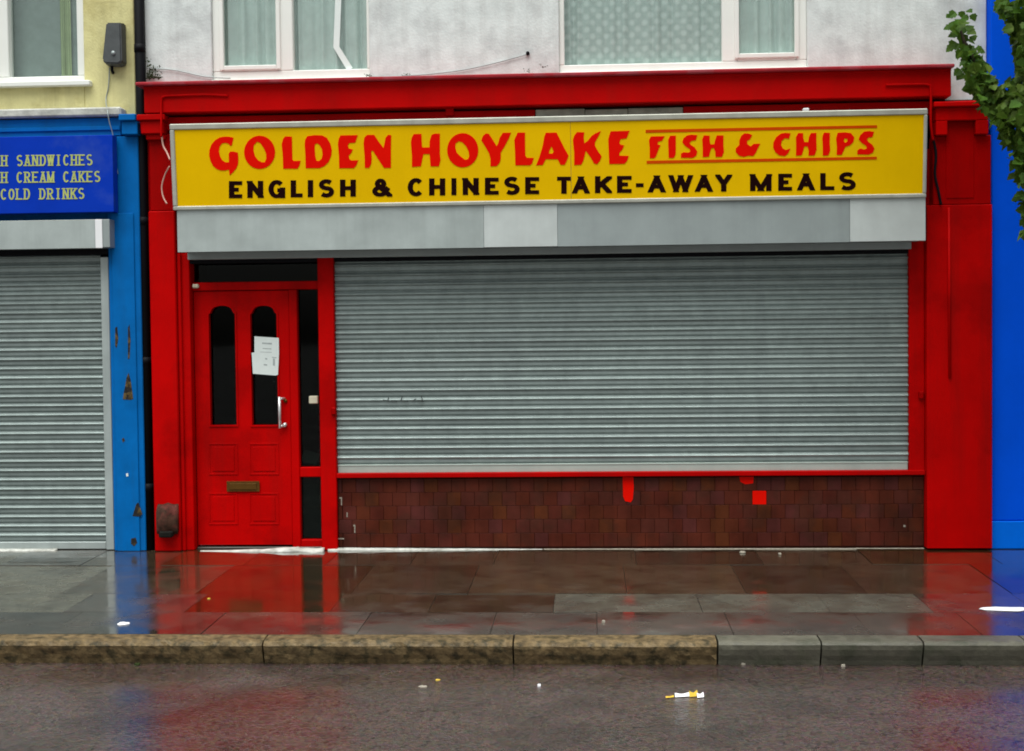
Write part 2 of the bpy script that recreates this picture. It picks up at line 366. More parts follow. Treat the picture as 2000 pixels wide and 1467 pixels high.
# ================================================================== helper builders for facades
def curtain(parent, x0, x1, z0, z1, Y, mat, folds=9, amp=.02):
    bm = bmesh.new(); n = folds*8; top = []; bot = []
    for i in range(n+1):
        u = i/n; x = x0+u*(x1-x0); y = Y+amp*math.sin(u*folds*2*math.pi+math.sin(u*9)*1.3)*(.6+.4*math.sin(u*23))
        top.append(bm.verts.new((x, y, z1))); bot.append(bm.verts.new((x+.006*math.sin(u*40), y*1.0+.012*math.sin(u*31), z0)))
    for i in range(n): bm.faces.new((bot[i], bot[i+1], top[i+1], top[i]))
    return put('curtain', finish(bm, 'm', True), mat, parent)
def slat_mesh(L, p):
    pr = [(0,-.002),(.03,.002),(.10,.0105),(.18,.0180),(.26,.0230),(.31,.0238),(.35,.0215),(.40,.0130),(.45,.0075),(.55,.0068),(.66,.0080),(.76,.0086),(.85,.0072),(.91,.0025),(.95,-.002),(1.0,-.002)]
    bm = bmesh.new(); a = []; b = []
    for t, d in pr:
        a.append(bm.verts.new((-L/2, -d, -t*p))); b.append(bm.verts.new((L/2, -d, -t*p)))
    a2 = bm.verts.new((-L/2, .007, -p)); b2 = bm.verts.new((L/2, .007, -p)); a0 = bm.verts.new((-L/2, .007, 0)); b0 = bm.verts.new((L/2, .007, 0))
    for i in range(len(pr)-1): bm.faces.new((a[i], a[i+1], b[i+1], b[i]))
    bm.faces.new((a[-1], a2, b2, b[-1])); bm.faces.new((a2, a0, b0, b2)); bm.faces.new((a0, a[0], b[0], b0))
    bm.faces.new(a+[a2, a0]); bm.faces.new((b+[b2, b0])[::-1])
    me = finish(bm, 'slat', False)
    return me
ZTOP = 6.6
XL, XR = W(281, 75, 0).x, W(1931, 600, 0).x            # party lines

# ================================================================== TAKEAWAY BUILDING
shop = thing('shop_building', 'red fronted takeaway shop with white rendered upper storey', 'building', ((XL+XR)/2, 0, 0))
def uw(px, py=75, Y=0): return W(px, py, Y).x
w1 = (uw(413), uw(721)); w2 = (uw(1092), uw(1577)); zc = W(1000, 152, 0).z
zt = 5.35
xw0 = W(283, 75, 0).x; xw1 = W(1927, 75, 0).x
zb = 3.25
box('rendered_wall', shop, 'render_white', (xw0, w1[0], 0, .22, zb, zt), (w1[1], w2[0], 0, .22, zb, zt), (w2[1], xw1, 0, .22, zb, zt),
    (xw0, xw1, 0, .22, zt+.001, ZTOP), (w1[0]+.001, w1[1]-.001, .02, .22, zb, zc+.01), (w2[0]+.001, w2[1]-.001, .02, .22, zb, zc+.01), bev=.006)
box('party_wall', shop, 'brick_rear', (xw0, xw0+.1, .23, 5, 0, ZTOP), (xw1-.1, xw1, .23, 5, 0, ZTOP), bev=0)
box('rear_wall', shop, 'room', (xw0+.11, xw1-.11, 1.3, 1.5, 0, ZTOP), (xw0+.11, xw1-.11, .23, 1.29, 2.9, 3.0), (xw0+.11, xw1-.11, .23, 1.29, 0, .02), bev=0)
box('roof', shop, 'brick_rear', (xw0, xw1, 0, 5, ZTOP+.002, ZTOP+.2), bev=0)
YG = .085                                             # window glass plane
def window(wx, panes, sash, bott, cmats, with_strip=False):
    """wx outer x range; panes = [(px0, px1, pybottom)], sash = index of the opening casement"""
    z0 = zc+.004; f = thing('window', '', '', (wx[0], YG, z0)); del f['label']; del f['category']
    f.parent = shop; f.location = Vector((wx[0], YG, z0)) - WT[shop.name]
    WT[f.name] = Vector((wx[0], YG, z0))
    xs = [(uw(a), uw(b)) for a, b, c in panes]; zs = [W((a+b)/2, c, YG-.03).z for a, b, c in panes]
    fr = [(wx[0], wx[1], .03, .12, z0, min(zs)), (wx[0], wx[1], .03, .12, zt-.07, zt)]
    xa = [wx[0]]+[v for p in xs for v in p]+[wx[1]]
    for i in range(0, len(xa), 2): fr.append((xa[i], xa[i+1], .03, .12, min(zs)+.0005, zt-.0705))
    box('frame', f, 'upvc', *fr, bev=.006)
    a, b = xs[sash]; sw = .055
    box('casement', f, 'upvc', (a-.022, a+.012, .012, .05, zs[sash]-.03, zt-.05), (b-.012, b+.022, .012, .05, zs[sash]-.03, zt-.05),
        (a+.0125, b-.0125, .012, .05, zs[sash]-.03, zs[sash]+.006), (a+.0125, b-.0125, .012, .05, zt-.08, zt-.05), bev=.005)
    if zs[sash] > min(zs)+.02:
        box('bottom_rail', f, 'upvc', (a+.001, b-.001, .03, .115, min(zs)+.001, zs[sash]+.002), bev=.005)
    for i, (p, z) in enumerate(zip(xs, zs)):
        box('pane', f, 'glass_up', (p[0]-.01, p[1]+.01, YG, YG+.004, z-.01, zt-.06), bev=0)
        curtain(f, p[0]-.02, p[1]+.02, z-.03, zt-.04, .122, cmats[i], folds=max(3, int((p[1]-p[0])*13)), amp=.014 if cmats[i] == 'curtain_pattern' else .022)
    box('sill', f, 'upvc', (wx[0]-.0, wx[1]+.0, -.012, .028, z0, z0+.03), bev=.006)
    return f
wa = window(w1, [(432,541,131), (570,715,137)], 0, 150, ('curtain','curtain'))
wb = window(w2, [(1102,1411,125), (1441,1556,107)], 1, 145, ('curtain_pattern','curtain'))
# bent white strip across the pane
tp = [W(x, y, YG-.001) for x, y in ((663,-60),(657,92),(684,136))]
bm = bmesh.new(); hw = .027
def ribbon(pts, hw, Y, th):
    bm = bmesh.new(); L = []
    for i, p in enumerate(pts):
        d = (pts[min(i+1,len(pts)-1)]-pts[max(i-1,0)]); d.y = 0; d.normalize(); n = Vector((d.z, 0, -d.x))
        L.append([bm.verts.new((p.x+n.x*s*hw, yy, p.z+n.z*s*hw)) for s in (-1,1) for yy in (Y, Y-th)])
    for u, v in zip(L, L[1:]):
        for q in ((0,1),(1,3),(3,2),(2,0)): bm.faces.new((u[q[0]], u[q[1]], v[q[1]], v[q[0]]))
    for u in (L[0], L[-1]): bm.faces.new((u[0], u[1], u[3], u[2]))
    return finish(bm, 'm')
put('pale_strip', ribbon(tp, .024, YG-.001, .0015), 'paper', wa)

# cornice, beam, gap, fascia band
Yc = -.20
c = Rct(268, 158, 1862, 164, Yc-.03)
zA = (W(1000, 150, Yc).z); zB = W(1000, 206, Yc).z
xa, xb = W(281, 185, Yc).x, W(1858, 170, Yc).x
box('cornice_cap', shop, 'red_cap', (xa-.05, xb+.012, Yc-.055, .02, zA-.012, zA+.014), bev=.006)
box('cornice_beam', shop, 'red_top', (xa, xb, Yc, -.001, zB, zA-.0125), bev=.006)
box('beam_moulding', shop, 'red_top', (xa+.001, xb-.001, Yc-.008, Yc-.0005, zA-.030, zA-.0130), bev=.004)
zC, zD = W(1000, 215, -.1).z, W(1000, 232, -.1).z
xm = [W(p, 222, -.1).x for p in (272, 1045, 1335, 1912)]
box('gap_backing', shop, 'recess_dark', (xm[0]+.05, xm[3]-.02, -.03, -.001, zC-.35, zB-.001), bev=0)  # shade of the recess under the beam painted in as near-black
box('fascia_band', shop, 'red_top', (xm[0], xm[1], -.1, -.031, zC-.10, zC), bev=.004)
box('fascia_band', shop, 'red_top', (xm[2], xm[3], -.1, -.031, zC-.10, zC), bev=.004)
for a, b, dz in ((1046,1142,.0),(1143,1226,-.008),(1227,1334,-.004)):
    box('bare_timber', shop, 'bare_wood', (W(a,222,-.1).x, W(b,222,-.1).x, -.092-random.random()*.006, -.031, zC-.10, zC+dz), bev=.004)
pbox('gap_bracket', shop, 'red_top', 870, 200, 886, 226, -.12, .10)
pbox('fascia_board', shop, 'red_dark', 290, 226, 1840, 500, -.03, .06, bev=0)

# left pilaster with its corbel; jamb; right pilaster
YP = -.13
def pil(x0b, x1b, ytop, ybot, Y, name, mat, dep=.13):
    a = W(x0b, ybot, Y).x; b = W(x1b, ybot, Y).x; z1 = W((x0b+x1b)/2, ytop, Y).z
    return box(name, shop, mat, (a, b, Y, Y+dep, 0.002, z1), bev=.008)
a = W(301, 1000, YP).x; b = W(352, 1000, YP).x; zs = W(320, 412, YP).z; zt2 = W(310, 262, YP).z
box('pilaster', shop, 'red', (a, b, YP, 0, .0, zs), bev=.008)
box('pilaster_neck', shop, 'red_dark', (a+.012, b+.02, YP+.012, 0, zs+.001, zt2), bev=.008)
za_, zb_ = W(300, 224, -.19).z, W(300, 264, -.19).z
box('corbel', shop, 'red_top', (W(268,240,-.2).x, W(322,240,-.2).x, -.215, 0, za_-.045, za_), (W(274,240,-.2).x, W(318,240,-.2).x, -.19, 0, zb_+.012, za_-.0455),
    (W(281,240,-.2).x, W(318,240,-.2).x, -.16, 0, zb_-.03, zb_+.0115), bev=.006)
c0 = W(379, 1000, -.07).x
box('door_jamb', shop, 'red', (b+.001, c0, -.075, .10, .0, W(365, 495, -.07).z), (b+.001, b+.03, -.10, -.0755, .0, W(365, 495, -.07).z), bev=.005)
zr = W(1880, 400, -.15).z; ra = W(1811, 1000, -.15).x; rb = W(1938, 1000, -.15).x
box('pilaster', shop, 'red', (ra, rb, -.15, 0, .012, zr), bev=.004)
zcap = W(1880, 200, -.18).z
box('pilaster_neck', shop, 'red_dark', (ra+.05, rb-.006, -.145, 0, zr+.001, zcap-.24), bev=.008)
x0, x1 = W(1828, 230, -.2).x, W(1931, 230, -.2).x; xp0, xp1 = W(1851, 240, -.2).x, W(1906, 240, -.2).x
z1, z2, z3 = W(1880, 209, -.2).z, W(1880, 235, -.2).z, W(1880, 263, -.2).z
box('capital', shop, 'red', (x0-.02, x1+.004, -.235, 0, z1, zcap), bev=.006)
box('capital_block', shop, 'red', (x0, x1, -.20, 0, z2, z1-.0005), (x0, xp0, -.20, 0, z3, z2-.0005), (xp1, x1, -.20, 0, z3, z2-.0005), bev=.006)
box('capital_panel', shop, 'red_dark', (xp0+.0005, xp1-.0005, -.150, 0, zr+.05, z2-.0006), bev=.002)
jr = W(1775, 900, -.06).x
box('shutter_jamb', shop, 'red', (jr, ra-.001, -.085, .05, W(1790, 925, -.085).z, W(1790, 470, -.085).z), bev=.006)
# lock bosses on the jambs
for px, py in ((1799, 772), (652, 803)):
    p = W(px, py, -.10); box('lock_boss', shop, 'red_dark', (p.x-.018, p.x+.018, -.12, -.08, p.z-.03, p.z+.03), bev=.008)

# door post beside shutter
pa, pb = W(626, 900, -.09).x, W(657, 900, -.09).x; ztr = W(640, 490, -.09).z
box('door_post', shop, 'red', (pa, pb, -.095, .10, 0.0, ztr), bev=.006)

# stall riser: tiles, grout, sill
YT = -.05
ta, tb, tz0, tz1 = Rct(658, 932, 1809, 1072, YT); tz0 = 0.0
riser = box('stall_riser', shop, 'grout', (pb+.001, ra-.001, YT, .10, 0.0, tz1+.01), bev=0)
s_ = .1075; g_ = .0022
tm = boxmesh([(-s_/2+g_/2, s_/2-g_/2, -.011, 0, -s_/2+g_/2, s_/2-g_/2)], .0018); tm.materials.append(MATS['tile'])
tmr = tm.copy(); tmr.materials.clear(); tmr.materials.append(MATS['vinyl_red'])
redspot = [(1474, 959)]
nrow = 6
for r in range(nrow):
    z = tz1 - (r+.5)*s_ - .002
    if z-s_/2 < 0: break
    off = (.0 if r % 2 else .5)*s_
    x = pb+.003+off*.66
    if off:
        w = off*.66-.004
        box('tile', riser, 'tile', (pb+.003, pb+.003+w, YT-.011, YT, z-s_/2+g_/2, z+s_/2-g_/2), bev=.003)
    while x < ra-.002:
        if x+s_ <= ra-.002:
            c_ = Vector((x+s_/2, YT, z)); pp = proj(c_)
            isred = abs(pp[0]-1474) < 13.6 and abs(pp[1]-959) < 13.6
            o = put('tile', tmr if isred else tm, None, riser, loc=c_)
            if isred: o['label'] = 'tile painted bright red'
        else:
            box('tile', riser, 'tile', (x+.002, ra-.003, YT-.011, YT, z-s_/2+g_/2, z+s_/2-g_/2), bev=.003)
        x += s_
zlast = tz1 - nrow*s_
lastrow = max(0, tz1-.002-int((tz1-.002)/s_)*s_)
if lastrow > .03:
    x = pb+.003
    while x < ra-.004:
        x2 = min(x+s_, ra-.003)
        box('tile', riser, 'tile', (x+.002, x2-.002, YT-.010, YT, .004, lastrow-.002), bev=.003); x = x2
box('sill', shop, 'red_top', (pb+.001, ra-.0015, -.105, .02, W(1200, 931, -.1).z, W(1200, 922, -.1).z), bev=.004)
# red paint run and splashes on the tiles
def patchpoly(name, parent, mat, pts, Y, th=.002, **k):
    return put(name, prism([pts], lambda x, y: W(x, y, Y)-Vector((0, th, 0)), lambda x, y: W(x, y, Y)), mat, parent, **k)
patchpoly('paint_run', riser, 'vinyl_red', [(1216,931),(1237,931),(1238,952),(1236,975),(1232,981),(1221,979),(1217,970)], YT-.0115)
patchpoly('paint_run', riser, 'vinyl_red', [(1444,931),(1472,931),(1471,944),(1456,946),(1446,941)], YT-.0115)
for q in ([(663,971),(668,971),(668,987),(666,987),(666,974),(663,974)], [(690,1025),(694,1025),(694,1041),(692,1041),(692,1028),(690,1028)],
          [(660,1051),(672,1051),(672,1053.5),(660,1053.5)], [(677,1001),(679,1001),(679,1010),(677,1010)], [(1765,1025),(1769,1026),(1768,1030),(1764,1029)]):
    patchpoly('mortar_smear', riser, 'grit', q, YT-.0113)

# door set
YD = .03
zb0 = .012
frame_z0 = W(480, 551, YD).z; frame_z1 = W(480, 567, YD).z
box('transom_bar', shop, 'red', (c0+.0005, pa-.0005, YD-.045, .10, frame_z1, frame_z0), bev=.005)
zh = W(480, 488, YD).z
box('fanlight', shop, 'glass_shop', (c0, pa, .055, .060, frame_z0, zh+.02), bev=0)
m0, m1 = W(569, 800, YD).x, W(585, 800, YD).x
box('door_mullion', shop, 'red', (m0, m1, YD-.035, .10, 0.0, frame_z1-.0005), bev=.005)
s0, s1, s2, s3 = [W(605, y, YD).z for y in (912, 931, 1053, 1069)]
box('sidelight_rail', shop, 'red', (m1+.0005, pa-.0005, YD-.03, .10, s1, s0), bev=.005)
box('sidelight_rail', shop, 'red', (m1+.0005, pa-.0005, YD-.03, .10, 0.0, s2), bev=.005)
box('sidelight', shop, 'glass_shop', (m1-.004, pa+.004, .055, .06, s0, frame_z1), bev=0)
box('sidelight', shop, 'glass_shop', (m1-.004, pa+.004, .055, .06, s2, s1), bev=0)
# leaf: one slab with two arched openings
dl, dr = c0+.006, m0-.004; dz0, dz1 = .03, frame_z1-.006
def arch(x0, x1, ytop, ysh, ybot):
    a, b, z0, z1 = Rct(x0, ytop, x1, ybot, YD); zsh = z1-(z1-z0)*(ysh-ytop)/(ybot-ytop); m = (a+b)/2; h = (b-a)/2
    pts = [(a, z0), (b, z0), (b, zsh), (b-h*.10, zsh+.004), (b-h*.18, zsh+.02)]
    for k in range(1, 8):
        t = k/8*math.pi; pts.append((m+h*.80*math.cos(t), zsh+.02+(z1-zsh-.02)*math.sin(t)**.9))
    pts += [(a+h*.18, zsh+.02), (a+h*.10, zsh+.004), (a, zsh)]
    return pts
A1 = arch(411, 462, 597, 613, 830); A2 = arch(492, 543, 597, 613, 830)
mf = lambda x, z: Vector((x, YD-.02, z)); mb = lambda x, z: Vector((x, YD+.024, z))
door = put('door', prism([[(dl,dz0),(dr,dz0),(dr,dz1),(dl,dz1)], A1[::-1], A2[::-1]], mf, mb), 'red', shop)
def grow(pts, d):
    cx = sum(p[0] for p in pts)/len(pts); cz = sum(p[1] for p in pts)/len(pts)
    return [(p[0]+(d if p[0] > cx else -d), p[1]+(d if p[1] > cz else -d)) for p in pts]
for A in (A1, A2):
    put('glazing_bead', prism([grow(A, .012), A[::-1]], lambda x, z: Vector((x, YD-.028, z)), lambda x, z: Vector((x, YD-.0205, z))), 'red', door)
    xs = [p[0] for p in A]; zz = [p[1] for p in A]
    box('glass', door, 'glass_shop', (min(xs)-.01, max(xs)+.01, YD+.026, YD+.030, min(zz)-.01, max(zz)+.01), bev=0)
for (x0, y0, x1, y1) in ((409,865,466,927),(488,865,546,927),(409,962,466,1024),(488,962,546,1024)):
    a, b, z0, z1 = Rct(x0, y0, x1, y1, YD)
    w = .012
    box('panel_moulding', door, 'red', (a, b, YD-.0245, YD-.0205, z1-w, z1), (a, b, YD-.0245, YD-.0205, z0, z0+w),
        (a, a+w, YD-.0245, YD-.0205, z0+w+.0005, z1-w-.0005), (b-w, b, YD-.0245, YD-.0205, z0+w+.0005, z1-w-.0005), bev=.004)
    box('raised_panel', door, 'red', (a+.03, b-.03, YD-.025, YD-.0205, z0+.03, z1-.03), bev=.008)
a, b, z0, z1 = Rct(443, 940, 507, 960, YD-.03)
lp = box('letter_plate', door, 'brass', (a, b, YD-.034, YD-.0305, z0, z1), bev=.003)
box('flap', lp, 'brass', (a+.022, b-.022, YD-.041, YD-.0345, z0+.016, z1-.016), bev=.003)
p = W(547, 805, YD-.05); ph = W(547, 775, YD-.05).z; pl = W(547, 836, YD-.05).z
h = put('handle', tube([(p.x, YD-.065, pl), (p.x, YD-.065, ph)], .0125, 10), 'steel', door)
for z in (pl+.015, ph-.015): put('handle_mount', tube([(p.x, YD-.066, z), (p.x+.02, YD-.045, z), (p.x+.03, YD-.021, z)], .011, 8), 'steel', h)
p = W(558, 783, YD-.02); put('lock', tube([(p.x, YD-.034, p.z), (p.x, YD-.0205, p.z)], .014, 12), 'brass', door)
p = W(557, 822, YD-.02); put('lock', tube([(p.x, YD-.05, p.z-.03), (p.x, YD-.0205, p.z-.03)], .017, 12), 'steel', door)
box('door_threshold', shop, 'mortar', (c0+.001, pa-.001, -.02, .10, -.02, .016), bev=.006)
# the dark room behind
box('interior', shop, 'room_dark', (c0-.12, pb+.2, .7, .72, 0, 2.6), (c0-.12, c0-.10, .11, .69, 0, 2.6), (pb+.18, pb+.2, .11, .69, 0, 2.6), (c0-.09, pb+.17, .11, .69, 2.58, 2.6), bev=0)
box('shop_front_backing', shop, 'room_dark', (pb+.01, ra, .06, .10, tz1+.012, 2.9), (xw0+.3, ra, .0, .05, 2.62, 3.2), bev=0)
# things behind the sidelight
pp = W(607, 780, .09)
box('latch_box', shop, 'cream', (pp.x-.0, pp.x+.072, .012, .052, pp.z-.032, pp.z+.03), bev=.006)
pp = W(383, 559, YD-.05); box('door_closer', shop, 'cream', (pp.x-.026, pp.x+.026, YD-.075, YD-.046, pp.z-.016, pp.z+.016), bev=.008)
for i, (x, y, w, h_, t) in enumerate(((607,893,.13,.085,.25),(603,900,.12,.07,-.3))):
    q = W(x, y, .14); bm = bmesh.new()
    vv = [bm.verts.new(Vector((q.x,.12+i*.02,q.z))+Matrix.Rotation(t,3,'Y')@Vector((sx*w/2, sz*.04, sz*h_/2))) for sx, sz in ((-1,-1),(1,-1),(1,1),(-1,1))]
    f_ = bm.faces.new(vv); r_ = bmesh.ops.extrude_face_region(bm, geom=[f_])
    for v in r_['geom']:
        if isinstance(v, bmesh.types.BMVert): v.co.y += .003
    put('envelope', finish(bm, 'm'), 'lamp_grey', label='grey envelope propped inside the narrow sidelight, %s one' % ('upper' if i == 0 else 'lower'), cat='envelope', group='post behind the sidelight')
box('pane_backing', shop, 'lamp_grey', (m1, pa, .064, .075, s2, s1), bev=0)  # grey board added behind the lower pane to lift its tone
box('inner_shelf', shop, 'room', (m1, pa, .062, .22, W(607, 911, .1).z-.02, W(607, 911, .1).z), bev=.003)

# ================================================================== THE NOTICE
nt_ = thing('notice', 'white paper notice stuck on right door pane', 'notice', W(518, 733, YD-.04))
quad = lambda pts, Y, th: prism([pts], lambda x, y: W(x, y, Y)-Vector((0, th, 0)), lambda x, y: W(x, y, Y))
put('back_sheet', quad([(491.5,689),(500,688),(536,694),(535,732),(494,730)], YD-.032, .001), 'paper', nt_)
put('front_sheet', quad([(497,657),(544.5,660),(545,690),(543,732),(538,733.5),(495,730),(497,690)], YD-.034, .001), 'paper', nt_)
for x0, y0, x1, y1 in ((512,669,531,672),(513,680,530,681.5),(508,687,531,688),(518,699,522,702),(515,711,522,713.5),(531,697,540,699),(533,700,537,714)):
    put('print_line', quad([(x0,y0),(x1,y0+.8),(x1,y1+.8),(x0,y1)], YD-.0355, .0004), 'paper_print', nt_)

# ================================================================== ROLLER SHUTTER OF THE TAKEAWAY
YS = -.035
shut = thing('roller_shutter', 'wide grey steel roller shutter closed over the takeaway window', 'shutter', ((pb+jr)/2, YS, tz1))
zs_top = W(1200, 470, YS).z; zs_bot = W(1200, 904, YS).z; zrail = W(1200, 921, YS).z
L = jr-pb-.004; p = .0752
sm = slat_mesh(L, p); sm.materials.append(MATS['slat'])
n = int((zs_top-zs_bot)/p)+1
for k in range(n):
    put('slat', sm, None, shut, loc=((pb+jr)/2, YS+random.uniform(-.0012,.0012), zs_bot+(k+1)*p))
box('bottom_rail', shut, 'rail_galv', (pb+.004, jr-.004, YS-.016, YS+.012, zrail, zs_bot-.001), (pb+.004, jr-.004, YS-.020, YS-.0165, zs_bot-.012, zs_bot-.002), bev=.004)
YH = -.335
hx = [W(q, 450, YH).x for q in (346, 945, 1089, 1660, 1808)]
hz0 = W(1000, 483, YH).z; hz1 = W(1000, 396, YH).z
for i, mt in enumerate(('galv', 'galv_pale', 'galv_dull', 'galv_pale')):
    d = (0, .002, 0, .0025)[i]
    box('housing_cover', shut, mt, (hx[i]+.001, hx[i+1]-.001, YH-d, YH+.004, hz0+.002*(i%2), hz1), bev=.002)
box('housing_box', shut, 'galv_dull', (hx[0]+.004, hx[4]-.004, YH+.005, -.031, hz0+.012, hz1), bev=.004)
box('housing_lip', shut, 'galv_dull', (c0, jr+.01, -.12, -.061, hz0-.045, hz0+.0115), bev=.003)
box('slot_shade', shut, 'black', (c0, jr+.01, -.06, -.031, hz0-.075, hz0-.0), bev=.003)  # black bar added to paint in the shade of the slot
# scrawl on the slats
for (x, y, x2, y2) in ((748,781,760,783),(763,783,776,784),(759,776,757,783),(782,782,797,784),(786,775,783,782),(806,784,812,779),(815,783,828,784),(823,773,825,784)):
    put('scrawl_mark', ribbon([W(x,y,YS-.0222), W(x2,y2,YS-.0222)], .0035, YS-.0229, .0004), 'scrawl', shut)

# ================================================================== THE BIG YELLOW SIGN
Zs0, Zs1 = W(1075, 400, -.34).z, W(1075, 226, -.40).z
TH = R_(4.5)
SO = Vector((0, -.37, (Zs0+Zs1)/2)); SV = Vector((0, -math.sin(TH), math.cos(TH))); SN = Vector((0, -math.cos(TH), -math.sin(TH)))
def Sp(px, py, w=0.):
    d = ray(px, py); o = SO+SN*w; t = (o-CAMP).dot(SN)/d.dot(SN); return CAMP+d*t
def Suv(px, py): q = Sp(px, py)-SO; return q.x, q.dot(SV)
us = [(Suv(329,241)[0]+Suv(341,409)[0])/2, (Suv(1808,214)[0]+Suv(1812,388)[0])/2]
vs2 = [(Suv(341,409)[1]+Suv(1812,388)[1])/2, (Suv(329,241)[1]+Suv(1808,214)[1])/2]
sx = lambda c: SO + Vector((c.x, 0, 0)) + SV*c.z - SN*c.y          # box coordinates: x along, y back, z up the face
sign = thing('shop_sign', 'long yellow lightbox sign with red and black lettering and pale metal frame', 'sign', SO+SV*vs2[0])
u0, u1, v0, v1 = us[0], us[1], vs2[0], vs2[1]; fw = .043
box('sign_case', sign, 'aluminium', (u0+.004, u1-.004, .012, .20, v0+.004, v1-.004), bev=.004, xf=sx)
box('frame_rail', sign, 'aluminium', (u0, u1, -.012, .011, v1-fw, v1), bev=.006, xf=sx)
box('frame_rail', sign, 'aluminium', (u0, u1, -.012, .011, v0, v0+fw*.72), bev=.006, xf=sx)
box('frame_stile', sign, 'aluminium', (u0, u0+fw*.8, -.0118, .011, v0+fw*.72+.0005, v1-fw-.0005), bev=.006, xf=sx)
box('frame_stile', sign, 'aluminium', (u1-fw*.6, u1, -.0118, .011, v0+fw*.72+.0005, v1-fw-.0005), bev=.006, xf=sx)
um = Suv(1115, 310)[0]
for a, b in ((u0+fw*.8, um-.0012), (um+.0012, u1-fw*.6)):
    box('face_panel', sign, 'sign_yellow', (a, b, 0, .011, v0+fw*.72, v1-fw), bev=.0008, xf=sx)
for px in (1575,):
    q = Suv(px, 214)[0]; box('frame_clip', sign, 'litter_white', (q-.02, q+.02, .0, .06, v1+.0005, v1+.022), bev=.004, xf=sx)
def ell(cx, cy, rx, ry, n=28): return [(cx+rx*math.cos(2*math.pi*k/n), cy+ry*math.sin(2*math.pi*k/n)) for k in range(n)]
